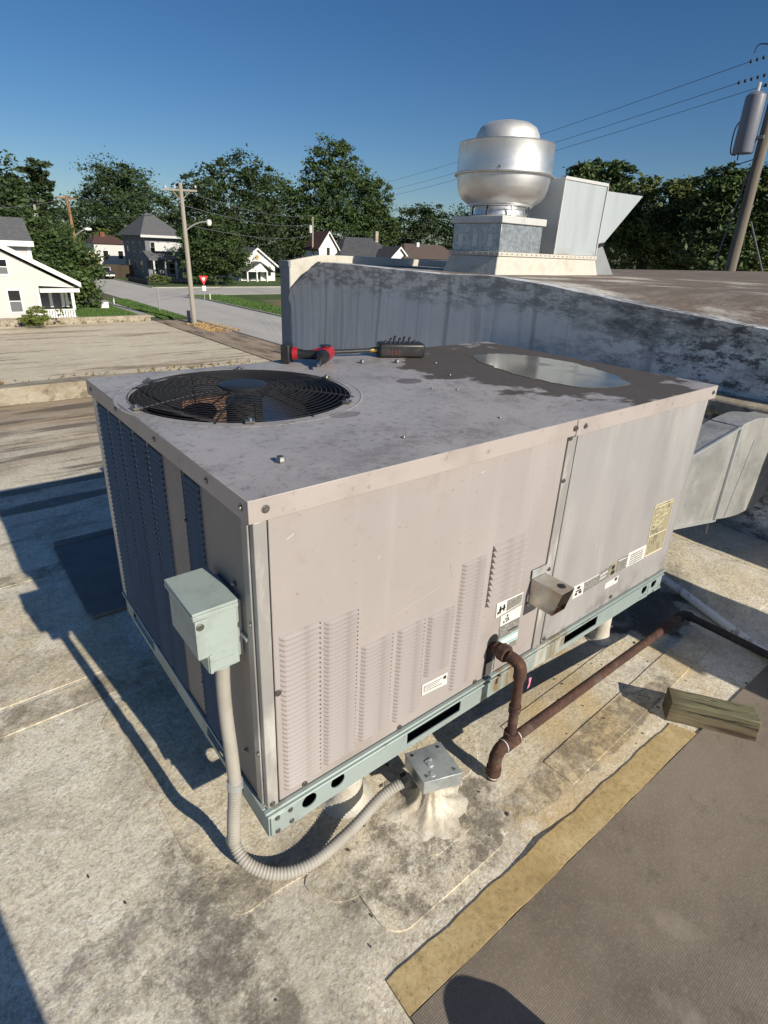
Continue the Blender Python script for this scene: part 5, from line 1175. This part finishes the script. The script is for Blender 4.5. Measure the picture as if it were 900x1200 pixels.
bm = newbm(); box(bm, *[tuple(Vector(v_)-Vector(o1)) for v_ in ((pxl, Y1-.2, GZ-.1), (pxr+.1, Y1+2.3, GZ+.35))]); obj('porch_floor', bm, M['white'], h1)
lat = newbm()
zt_ = at(70, 362, 1, Y1).z
for i in range(12):
    x = pxl+.15+i*(pxr-pxl-.3)/11
    box(lat, *[tuple(Vector(v_)-Vector(o1)) for v_ in ((x-.06, Y1-.15, GZ+.36), (x+.06, Y1-.1, zt_-.08))])
box(lat, *[tuple(Vector(v_)-Vector(o1)) for v_ in ((pxl, Y1-.18, zt_-.08), (pxr-.2, Y1-.05, zt_))]); obj('porch_railing', lat, M['white'], h1)
bm = newbm(); box(bm, *[tuple(Vector(v_)-Vector(o1)) for v_ in ((pxl-.3, Y1+2.6, GZ+.36), (pxr-.4, Y1+2.8, zbm+.1))]); obj('porch_back', bm, M['grey_siding'], h1)
bm = newbm(); box(bm, *[tuple(Vector(v_)-Vector(o1)) for v_ in ((-3, Y1-.06, GZ-.1), (pxl-.05, Y1-.005, GZ+.45))]); obj('foundation', bm, M['coping'], h1)
bm = newbm(); box(bm, *[tuple(Vector(v_)-Vector(o1)) for v_ in ((pxl-.24, Y1-.08, GZ+.46), (pxl-.06, Y1-.004, zbm))]); obj('corner_board', bm, M['white'], h1)
w1 = px3(Y1, (8.5, 340.5), (29, 365)); window(h1, o1, Y1, w1[0].x, w1[1].x-.1, w1[1].z, w1[0].z)
w2 = px3(Y1, (-12, 304), (9.5, 321)); window(h1, o1, Y1, w2[0].x, w2[1].x, w2[1].z, w2[0].z)
Yu = 49.4
ub = px3(Yu, (-70, 320), (39, 312), (33.5, 286), (-70, 286)); ub[2].x = ub[1].x
bm = newbm(); prism(bm, loc3(o1, ub), (0, 5, 0)); obj('upper_wall', bm, M['siding'], h1)
e1_, e2_ = at(38.5, 287, 1, Yu-.5), at(-70, 289, 1, Yu-.5); r1_, r2_ = at(27, 259, 1, Yu+3.2), at(-70, 258, 1, Yu+3.2); r2_.z = r1_.z; e2_.z = e1_.z
up_ = Vector((0, 0, .22))
bm = newbm(); hexa(bm, loc3(o1, [e2_, e1_, r1_, r2_]), loc3(o1, [e2_+up_, e1_+up_, r1_+up_, r2_+up_])); r_o = obj('upper_roof', bm, M['shingle'], h1)
bk = Vector((0, 3.7, e1_.z-r1_.z)); bm = newbm(); hexa(bm, loc3(o1, [r2_, r1_, r1_+bk, r2_+bk]), loc3(o1, [r2_+up_, r1_+up_, r1_+bk+up_, r2_+bk+up_])); obj('upper_roof', bm, M['shingle'], h1)
bm = newbm(); box(bm, *[tuple(Vector(v_)-Vector(o1)) for v_ in ((e2_.x, e1_.y-.08, e1_.z-.12), (e1_.x+.05, e1_.y-.005, e1_.z+.24))]); obj('fascia', bm, M['white'], r_o)
bm = newbm(); box(bm, *[tuple(Vector(v_)-Vector(o1)) for v_ in ((ub[1].x-.22, Yu-.04, ub[1].z), (ub[1].x+.04, Yu-.002, e1_.z-.13))]); obj('corner_board', bm, M['white'], h1)
# grey foursquare
Y2 = 94.0
c0_, c1_ = at(171, 331, 2, GZ), at(208, 331, 2, GZ)
X0 = at(171.5, 300, 1, Y2).x; X1_ = at(212, 300, 1, Y2).x; o2 = (X0, Y2, GZ)
h2 = thing('grey_house', 'grey two storey house with a hipped shingle roof and front porch across the street', 'house', o2)
ze = at(171, 276, 1, Y2).z-GZ; wd = X1_-X0
bm = newbm(); box(bm, (0, 0, -.1), (wd, 11, ze)); obj('wall', bm, M['grey_siding'], h2)
za = at(189, 251, 1, Y2+5).z-GZ
bm = newbm(); ov = .8; rb = [(-ov, -ov, ze), (wd+ov, -ov, ze), (wd+ov, 11+ov, ze), (-ov, 11+ov, ze)]; ap = [(wd*.5-.5, 5.3, za), (wd*.5+.5, 5.3, za)]
V = [bm.verts.new(p) for p in rb]+[bm.verts.new(p) for p in ap]
for f in ((0, 1, 5, 4), (1, 2, 5), (2, 3, 4, 5), (3, 0, 4), (3, 2, 1, 0)): bm.faces.new([V[i] for i in f])
rf2 = obj('roof', bm, M['shingle'], h2)
bm = newbm(); box(bm, (-ov, -ov-.1, ze-.25), (wd+ov, -ov-.005, ze+.1)); obj('eave_board', bm, M['cap_white'], rf2)
zp1 = at(185, 303, 1, Y2-2.2).z-GZ; zp0 = at(185, 297, 1, Y2-2.2).z-GZ
bm = newbm(); hexa(bm, [(-.5, -2.6, zp1-.25), (wd+.4, -2.6, zp1-.25), (wd+.4, -.01, zp0), (-.5, -.01, zp0)], [(-.5, -2.6, zp1-.02), (wd+.4, -2.6, zp1-.02), (wd+.4, -.01, zp0+.3), (-.5, -.01, zp0+.3)]); obj('porch_roof', bm, M['shingle'], h2)
zb0, zb1 = at(185, 297, 1, Y2).z-GZ, at(185, 286, 1, Y2).z-GZ
bm = newbm(); box(bm, (.9, -1.5, zp0+.31), (wd-.2, -1.42, zp0+1.5)); obj('balcony_wall', bm, M['cap_white'], h2)
for i in range(4):
    bm = newbm(); box(bm, (.1+i*(wd-.3)/3, -2.5, .5), (.35+i*(wd-.3)/3, -2.25, zp1-.26)); obj('porch_post', bm, M['cap_white'], h2)
bm = newbm(); box(bm, (-.2, -2.6, -.1), (wd+.2, -.01, .5)); obj('porch_floor', bm, M['coping'], h2)
for x in (.15, .42, .70): window(h2, o2, Y2, X0+wd*x, X0+wd*x+.9, GZ+ze*.63, GZ+ze*.86, 'cap_white', .08)
for x in (.12, .62): window(h2, o2, Y2, X0+wd*x, X0+wd*x+.9, GZ+1.0, GZ+2.6, 'cap_white', .08)
for y in (2.0, 5.2, 8.2):
    for z0, z1 in ((1.2, 2.8), (ze*.62, ze*.86)):
        bm = newbm(); box(bm, (-.04, y, z0), (-.002, y+.9, z1)); o = obj('window', bm, M['cap_white'], h2); bm = newbm(); box(bm, (-.06, y+.1, z0+.1), (-.045, y+.8, z1-.1)); obj('pane', bm, M['glass'], o)
# white cottage
Y3 = 94.0
pc = px3(Y3, (281, 331), (322.5, 331), (322.5, 311), (302, 292.5), (281, 310)); o3 = (pc[0].x, Y3, GZ)
h3 = thing('white_cottage', 'small white gabled cottage with a front porch beyond the green lawn', 'house', o3)
wdc = pc[1].x-pc[0].x; zw = pc[2].z-GZ; zr = pc[3].z-GZ
bm = newbm(); prism(bm, [(0, 0, -.1), (wdc, 0, -.1), (wdc, 0, zw), (wdc/2, 0, zr), (0, 0, zw)], (0, 10, 0)); obj('wall', bm, M['white'], h3)
for s in (0, 1):
    xe = -.5 if s == 0 else wdc+.5; zz_ = zw-.5*(zr-zw)/(wdc/2)
    bm = newbm(); prism(bm, [(xe, -.4, zz_+.05), (wdc/2, -.4, zr+.05), (wdc/2, -.4, zr+.3), (xe, -.4, zz_+.3)], (0, 10.8, 0)); r3 = obj('roof', bm, M['shingle'], h3)
    bm = newbm(); prism(bm, [(xe, -.46, zz_+.0), (wdc/2, -.46, zr), (wdc/2, -.46, zr+.32), (xe, -.46, zz_+.32)], (0, .05, 0)); obj('fascia', bm, M['white'], r3)
bm = newbm(); prism(bm, [(.2, -2.4, zw*.62), (wdc*.62, -2.4, zw*.62), (wdc*.41, -2.4, zw*1.15)], (0, 2.38, 0)); obj('porch_gable', bm, M['white'], h3)
for sgn in (0, 1):
    xa = 0 if sgn == 0 else wdc*.82-.15; bm = newbm(); prism(bm, [(xa, -2.6, zw*.58), (wdc*.41, -2.6, zw*1.17), (wdc*.41, -2.6, zw*1.24), (xa, -2.6, zw*.65)], (0, 2.4, 0)); obj('porch_roof', bm, M['shingle'], h3)
for x in (.3, wdc*.3, wdc*.58):
    bm = newbm(); box(bm, (x, -2.3, 0), (x+.22, -2.08, zw*.62)); obj('porch_post', bm, M['white'], h3)
bm = newbm(); box(bm, (.5, -.05, .2), (wdc*.58, -.002, zw*.6)); obj('porch_shade_panel', bm, M['grey_siding'], h3)  # wide dark panel painting the porch shade onto the front wall
window(h3, o3, Y3, pc[0].x+wdc*.70, pc[0].x+wdc*.88, GZ+.9, GZ+2.3, 'cap_white', .1)
bm = newbm(); lathe(bm, [(0, .06), (.42, .05), (.45, 0)], 12); o = piece('gable_ornament', meshof(bm, 'gable_ornament', [M['yellow']]), None, h3, (wdc/2, -.01, zr-1.25), (R(90), 0, 0))
# gabled houses beyond the parapet
def gable_house(name, label, Y, px0, px1, pyb, pye, pyr, mw, mr, chim=None, depth=4.5):
    a = at(px0, pye, 1, Y); b = at(px1, pye, 1, Y); r = at((px0+px1)/2, pyr, 1, Y); og = (a.x, Y, GZ); wd = b.x-a.x; zw = (a.z+b.z)/2-GZ; zr = r.z-GZ
    h = thing(name, label, 'house', og)
    bm = newbm(); prism(bm, [(0, 0, -.1), (wd, 0, -.1), (wd, 0, zw), (wd/2, 0, zr), (0, 0, zw)], (0, depth, 0)); obj('wall', bm, M[mw], h)
    for s in (0, 1):
        xe = -.4 if s == 0 else wd+.4; zz_ = zw-.4*(zr-zw)/(wd/2)
        bm = newbm(); prism(bm, [(xe, -.4, zz_+.04), (wd/2, -.4, zr+.04), (wd/2, -.4, zr+.3), (xe, -.4, zz_+.3)], (0, depth+.8, 0)); rr = obj('roof', bm, M[mr], h)
        bm = newbm(); prism(bm, [(xe, -.46, zz_), (wd/2, -.46, zr), (wd/2, -.46, zr+.3), (xe, -.46, zz_+.3)], (0, .05, 0)); obj('fascia', bm, M['white'], rr)
    bm = newbm(); box(bm, (wd*.42, -.05, zw*.75), (wd*.58, -.004, zw*1.02)); w_ = obj('window', bm, M['glass'], h)
    return h
h4 = gable_house('red_roofed_house', 'white gabled house with a steep red brown roof beyond the parapet', 92, 374, 395, 300, 291, 273, 'white', 'shingle_red')
# side roof plane of that house, facing right
h6 = gable_house('small_gable_house', 'little white gable just above the parapet between two dark roofs', 86, 457, 478, 302, 304, 291, 'white', 'shingle_dark')
def hip_house(name, label, Y, px0, px1, pye, pyr, inset, mw, mr, chim=None):
    a = at(px0, pye, 1, Y); b = at(px1, pye, 1, Y); r = at((px0+px1)/2, pyr, 1, Y+4); og = (a.x, Y, GZ); wd = b.x-a.x; ze = (a.z+b.z)/2-GZ; za = r.z-GZ
    h = thing(name, label, 'house', og)
    bm = newbm(); box(bm, (0.3, .3, -.1), (wd-.3, 8, ze)); obj('wall', bm, M[mw], h)
    bm = newbm(); V = [bm.verts.new(p) for p in ((0, 0, ze), (wd, 0, ze), (wd, 8.3, ze), (0, 8.3, ze), (wd*inset, 4, za), (wd*(1-inset), 4, za))]
    for f in ((0, 1, 5, 4), (1, 2, 5), (2, 3, 4, 5), (3, 0, 4), (3, 2, 1, 0)): bm.faces.new([V[i] for i in f])
    rr = obj('roof', bm, M[mr], h)
    if chim:
        c_ = at(chim[0], chim[1], 1, Y+3.5); bm = newbm(); box(bm, (c_.x-og[0]-.35, 3.2, ze), (c_.x-og[0]+.35, 3.9, c_.z-GZ)); obj('chimney', bm, M[chim[2]], rr)
    for k in range(2):
        bm = newbm(); box(bm, (wd*(.25+.4*k), .24, ze*.5), (wd*(.25+.4*k)+1, .296, ze*.8)); w_ = obj('window', bm, M['white'], h); bm = newbm(); box(bm, (wd*(.25+.4*k)+.1, .2, ze*.5+.1), (wd*(.25+.4*k)+.9, .235, ze*.8-.1)); obj('pane', bm, M['glass'], w_)
    return h
hip_house('dark_roofed_house', 'house with a dark grey hipped roof and pale chimney beyond the parapet', 90, 398, 470, 302, 279, .28, 'grey_siding', 'shingle_dark', (441, 271, 'coping'))
hip_house('brown_roofed_house', 'low house with a flat brown roof left of the exhaust fan', 85, 474, 545, 304, 287, .2, 'grey_siding', 'shingle_brown', (489, 284, 'porcelain'))
# far left of the street
h8 = gable_house('yellow_house', 'small yellow house with a dark red roof at the far end of the street', 108, 100, 117, 318, 303, 293, 'yellow', 'shingle_red')
hip_house('red_roofed_bungalow', 'low house with a red brown roof and brick chimney behind the grey house', 112, 108, 152, 286, 276, .25, 'cap_white', 'shingle_red', (119, 272, 'brick'))
# brown board fence beside the grey house
f0, f1 = at(124, 327, 2, GZ), at(163, 334, 2, GZ)
f0 = Vector((X0-9.5, 106, GZ)); f1 = Vector((X0-.2, 100.5, GZ))
fn = thing('board_fence', 'dark brown board fence left of the grey house', 'fence', tuple(f0))
n = 30; dF = (f1-f0)/n; bm = newbm(); q = dF*.92; nn = Vector((-q.y, q.x, 0)).normalized()*.05
hexa(bm, [(0, 0, 0), tuple(q), tuple(q+nn), tuple(nn)], [(0, 0, 2.0), tuple(q+Vector((0, 0, 2.0))), tuple(q+nn+Vector((0, 0, 2.0))), tuple(nn+Vector((0, 0, 2.0)))]); me = meshof(bm, 'board', [M['board']])
for i in range(n): piece('board', me, None, fn, tuple(dF*i+Vector((0, 0, rnd.uniform(-.05, .05)))))
# low wall and steps in front of the grey house
bm = newbm(); box(bm, (26.2, 84.0, GZ-.05), (26.6, 93, GZ+.7)); tag(obj('low_wall', bm, M['dark']), 'low dark retaining wall in front of the grey house', 'wall')
# dark truck at the end of the street
tv_ = pray(114, 318, 104); tk = thing('pickup_truck', 'dark pickup truck with a white bumper parked at the far end of the street', 'truck', (tv_.x, tv_.y, GZ))
bm = newbm(); prism(bm, [(0, -2.6, .45), (0, 2.4, .45), (0, 2.4, 1.05), (0, 1.0, 1.12), (0, .5, 1.75), (0, -.6, 1.8), (0, -.8, 1.15), (0, -2.6, 1.1)], (1.9, 0, 0)); obj('body', bm, M['truck'], tk, bevel=.06)
for x in (.0, 1.68):
    for y in (-1.7, 1.5):
        bm = newbm(); cyl(bm, (x, y, .38), (x+.22, y, .38), .38, 16); obj('wheel', bm, M['black'], tk)
bm = newbm(); box(bm, (.1, -2.74, .5), (1.8, -2.61, .72)); obj('bumper', bm, M['white'], tk); bm = newbm(); box(bm, (.25, -.86, 1.2), (1.65, -.815, 1.68)); obj('rear_window', bm, M['glass'], tk)

# ================================================================== TREES
def crown_mesh(blobs, n, size, seed, flat=.55):
    g = np.random.default_rng(seed); C, S_ = [], []
    vol = np.array([b[3]*b[4]*b[5] for b in blobs])**.75; cnt = (n*vol/vol.sum()).astype(int)
    for b, k in zip(blobs, cnt):
        nc = max(8, k//70); d = g.normal(size=(nc, 3)); d /= np.linalg.norm(d, axis=1)[:, None]
        rad = g.uniform(.30, 1.0, nc)**.5; ctr = d*rad[:, None]
        ctr *= 1+.16*np.sin(d[:, :1]*5+seed)*np.cos(d[:, 2:]*4)
        cl = g.integers(0, nc, k); spr = g.uniform(.05, .24, nc)
        p = ctr[cl]+g.normal(size=(k, 3))*spr[cl][:, None]*np.array([1, 1, flat])
        C.append(np.array(b[:3])+p*np.array(b[3:6]))
    C = np.concatenate(C); k = len(C)
    a = g.normal(size=(k, 3)); a[:, 2] *= .6; a /= np.linalg.norm(a, axis=1)[:, None]
    b_ = np.cross(a, g.normal(size=(k, 3))); b_ /= np.linalg.norm(b_, axis=1)[:, None]
    s = size*(g.uniform(.45, 1.0, k)+.9*g.uniform(0, 1, k)**4)[:, None]
    V = np.stack([C-a*s, C+b_*s*.42, C+a*s, C-b_*s*.42], 1).reshape(-1, 3)
    me = bpy.data.meshes.new('crown'); me.vertices.add(len(V)); me.vertices.foreach_set('co', V.astype(np.float32).ravel())
    me.loops.add(4*k); me.loops.foreach_set('vertex_index', np.arange(4*k, dtype=np.int32))
    me.polygons.add(k); me.polygons.foreach_set('loop_start', np.arange(0, 4*k, 4, dtype=np.int32)); me.polygons.foreach_set('loop_total', np.full(k, 4, np.int32))
    me.update(); return me
tcount = 0
def tree(label, d, blobs, n, size, m, name='tree', group=None, trunk=True, cat='tree', base=None):
    """blobs: (px, py, rx px, ry px) as seen, d metres away"""
    global tcount; tcount += 1
    cs = [pray(x, y, d) for x, y, _, _ in blobs]; sc = d/F*1.0
    big = max(range(len(blobs)), key=lambda i: blobs[i][2]*blobs[i][3])
    bx, by = cs[big].x, cs[big].y
    t = thing(name, label, cat, (bx, by, GZ), group)
    g = random.Random(tcount); L = []
    for c_, (x, y, rx, ry) in zip(cs, blobs):
        rxm, rzm = rx*sc*1.04, ry*sc*1.04
        L.append((c_.x-bx, c_.y-by+g.uniform(-.2, .2)*rxm, c_.z-GZ, rxm, rxm*.9, rzm))
    link('crown', crown_mesh(L, int(n*2.6), size*.60, tcount+10), M[m], t)
    if trunk:
        bm = newbm(); tz = L[big][2]; r = max(.10, .028*tz)
        tube(bm, [(0, 0, -.1), (r*.2, 0, tz*.3), (0, r*.3, tz*.6), (0, 0, tz)], [r*1.2, r, r*.75, r*.4], 9)
        for l in L[:7]:
            tube(bm, [(0, 0, max(.3, min(l[2], tz)*.55)), (l[0]*.5, l[1]*.5, (min(l[2], tz)*.55+l[2])*.5), (l[0], l[1], l[2])], [r*.5, r*.32, r*.12], 6)
            for q_ in range(4):
                a_ = Vector((g.gauss(0, 1), g.gauss(0, 1), g.uniform(.2, 1.2))).normalized()
                tube(bm, [(l[0], l[1], l[2]-l[5]*.3), (l[0]+a_.x*l[3]*.5, l[1]+a_.y*l[4]*.5, l[2]+a_.z*l[5]*.3), (l[0]+a_.x*l[3]*.95, l[1]+a_.y*l[4]*.95, l[2]+a_.z*l[5]*.9)], [r*.22, r*.13, r*.04], 5)
        obj('trunk', bm, M['bark'], t)
    return t
GT = 'trees behind the houses'
tree('tall dark tree at the far left edge behind the white house', 92, [(4, 232, 20, 36), (2, 275, 30, 40), (-30, 250, 40, 50)], 5200, .55, 'leaf_a', group=GT)
tree('tall ragged evergreen with a thin irregular top', 98, [(42, 196, 12, 9), (34, 212, 13, 9), (47, 220, 10, 12), (40, 236, 16, 14), (34, 258, 24, 20), (48, 205, 7, 5)], 3800, .5, 'leaf_a', 'evergreen_tree', GT)
tree('large rounded tree standing higher than the wood left of the grey house', 165, [(138, 222, 30, 24), (122, 228, 18, 16), (155, 218, 16, 18), (140, 206, 18, 12), (138, 246, 34, 20)], 5200, .62, 'leaf_a', group=GT)
tree('broad dark tree between the ragged evergreen and the rounded tree', 150, [(80, 270, 40, 26), (105, 258, 24, 20), (58, 262, 22, 22), (75, 290, 45, 26)], 5200, .62, 'leaf_a', group=GT)
tree('dark tree behind the hipped roof of the grey house', 150, [(175, 248, 26, 20), (150, 262, 28, 24), (200, 252, 24, 24), (178, 278, 50, 26), (130, 285, 30, 20)], 5600, .62, 'leaf_a', group=GT)
tree('big dense dark tree above the round tree by the grey house', 128, [(275, 206, 24, 19), (236, 222, 24, 22), (258, 196, 12, 9), (288, 198, 14, 10), (265, 245, 50, 34), (300, 225, 26, 26), (240, 268, 40, 34), (285, 280, 45, 34)], 9500, .6, 'leaf_a', group=GT)
tree('dark tree in the middle of the wood above the white cottage', 142, [(325, 244, 24, 28), (345, 262, 30, 34), (318, 285, 36, 32), (356, 230, 14, 16), (338, 222, 10, 10)], 6000, .6, 'leaf_a', group=GT)
tree('tallest tree of the wood with a double top', 140, [(384, 180, 19, 16), (405, 188, 20, 18), (372, 200, 16, 16), (395, 212, 30, 24), (378, 240, 34, 32), (410, 245, 34, 34), (428, 212, 9, 12), (392, 280, 52, 32)], 10500, .58, 'leaf_b', group=GT)
tree('medium tree leaning right beside the tallest tree', 138, [(440, 234, 18, 20), (432, 262, 26, 30), (446, 272, 16, 28), (438, 222, 10, 9)], 5000, .55, 'leaf_b', group=GT)
tree('low dark tree left of the exhaust fan', 148, [(492, 258, 22, 16), (478, 270, 22, 18), (510, 262, 22, 20), (535, 268, 26, 24), (505, 284, 48, 18), (465, 290, 26, 16), (492, 246, 10, 7)], 6200, .6, 'leaf_a', group=GT)
tree('round dark tree standing between the grey house and the white cottage', 92, [(250, 290, 33, 26), (236, 305, 24, 22), (265, 306, 24, 22), (250, 272, 22, 15), (228, 290, 16, 18)], 6500, .42, 'leaf_b', group='trees near the houses')
tree('large bushy tree behind the porch of the white house', 58, [(48, 290, 26, 24), (72, 308, 28, 30), (92, 325, 20, 30), (40, 270, 16, 14), (100, 345, 12, 16), (70, 340, 26, 26), (82, 288, 14, 12), (20, 290, 24, 24)], 10500, .30, 'leaf_b', group='trees near the houses')
tree('small green bush against the wall of the white house', 46.4, [(42, 370, 11, 8), (34, 374, 9, 5), (48, 363, 4, 4)], 1300, .16, 'leaf_c', 'bush', trunk=False, cat='bush')
tree('small potted greenery on the porch railing of the white house', 47, [(70, 366, 4, 4)], 200, .10, 'leaf_c', 'plant', trunk=False, cat='plant')
tree('low shrubs at the porch steps of the grey house', 90.5, [(180, 326, 7, 4), (192, 327, 7, 4)], 700, .22, 'leaf_c', 'bush', trunk=False, cat='bush')
tree('bright green clump behind the yellow house', 135, [(117, 276, 8, 7)], 500, .4, 'leaf_c', 'bush', trunk=True, cat='tree')
GN = 'trees beyond the raised roof'
tree('tree top showing above the intake hood', 34, [(690, 197, 16, 9), (712, 200, 18, 10), (730, 207, 13, 14), (676, 205, 14, 10), (704, 220, 30, 18), (728, 195, 9, 6)], 3600, .19, 'leaf_b', group=GN)
tree('leafy tree directly right of the intake hood', 30, [(750, 232, 16, 18), (762, 248, 22, 26), (735, 262, 24, 30), (760, 285, 30, 30), (725, 290, 30, 30), (757, 218, 7, 7)], 6500, .155, 'leaf_c', group=GN)
tree('leafy tree between the hood and the near utility pole', 29, [(800, 226, 13, 14), (790, 245, 20, 24), (812, 250, 18, 26), (800, 280, 32, 34), (785, 222, 7, 7)], 6500, .155, 'leaf_c', group=GN)
tree('taller leafy tree just left of the near utility pole', 27, [(850, 212, 20, 12), (838, 226, 20, 16), (862, 225, 16, 18), (845, 250, 26, 26), (842, 285, 34, 34)], 7000, .15, 'leaf_b', group=GN)
tree('leafy tree at the right edge behind the near utility pole', 27.5, [(888, 212, 20, 13), (895, 240, 26, 28), (880, 275, 28, 36), (905, 280, 30, 36), (925, 240, 30, 40)], 7500, .15, 'leaf_c', group=GN)
tree('dark tree far behind the intake hood', 60, [(640, 285, 40, 22), (600, 290, 40, 16), (690, 270, 40, 30)], 4200, .34, 'leaf_a', group=GT)

# ================================================================== OUTSIDE THE FRAME: what throws the shadows
pr = bpy.data.objects.new('photographer', None)
vs = [(-.60, -1.30, .80), (-.60, -1.30, 1.05), (-.60, -1.28, 1.30), (-.60, -1.27, 1.46), (-.59, -1.24, 1.56), (-.58, -1.22, 1.70),
      (-.70, -1.30, .76), (-.71, -1.27, .42), (-.72, -1.30, .04), (-.72, -1.18, .0), (-.50, -1.30, .76), (-.49, -1.26, .42), (-.48, -1.30, .04), (-.48, -1.18, .0),
      (-.80, -1.27, 1.40), (-.84, -1.20, 1.12), (-.64, -.98, 1.30), (-.42, -1.26, 1.40), (-.40, -1.20, 1.18), (-.43, -.97, 1.42)]
vs = [(x+.095, y, z+RZ+.03) for x, y, z in vs]
ed = [(0, 1), (1, 2), (2, 3), (3, 4), (4, 5), (0, 6), (6, 7), (7, 8), (8, 9), (0, 10), (10, 11), (11, 12), (12, 13), (3, 14), (14, 15), (15, 16), (3, 17), (17, 18), (18, 19)]
rad = [.15, .145, .17, .10, .06, .105, .09, .065, .045, .04, .09, .065, .045, .04, .06, .045, .032, .06, .045, .032]
me = bpy.data.meshes.new('person'); me.from_pydata(vs, ed, []); o = link('person', me, M['cloth'])
sk = o.modifiers.new('k', 'SKIN')
for v_, r_ in zip(me.skin_vertices[0].data, rad): v_.radius = (r_, r_*.8)
me.skin_vertices[0].data[0].use_root = True
o.modifiers.new('u', 'SUBSURF').levels = 2; o.modifiers['u'].render_levels = 2
tag(o, 'person in dark clothes holding the camera, standing behind the viewpoint', 'person')
bm = newbm(); box(bm, (0, 0, 0), (.62, .5, .88)); vb = thing('shadow_cabinet', 'grey sheet metal roof cabinet standing on the lower roof beside the walk pad', 'roof vent', (1.98, -1.95, RZ)); obj('cabinet', bm, M['galv_plain'], vb, bevel=.006)  # unseen cabinet, added for the shadow it throws across the roof
bm = newbm(); hexa(bm, [(-.03, -.03, .881), (.65, -.03, .881), (.65, .53, .881), (-.03, .53, .881)], [(.05, .05, .93), (.57, .05, .93), (.57, .45, .93), (.05, .45, .93)]); obj('cabinet_cap', bm, M['galv_plain'], vb, bevel=.004)
tbg = thing('shadow_bag', 'small dark tool bag on the walk pad below the viewpoint', 'bag', (.27, -.84, RZ+.012))  # unseen bag, added only for its rounded shadow in the foreground
bm = newbm(); lathe(bm, [(0, .20), (.05, .195), (.085, .16), (.10, .09), (.10, .0), (0, 0)], 20); obj('bag_body', bm, M['cloth'], tbg)
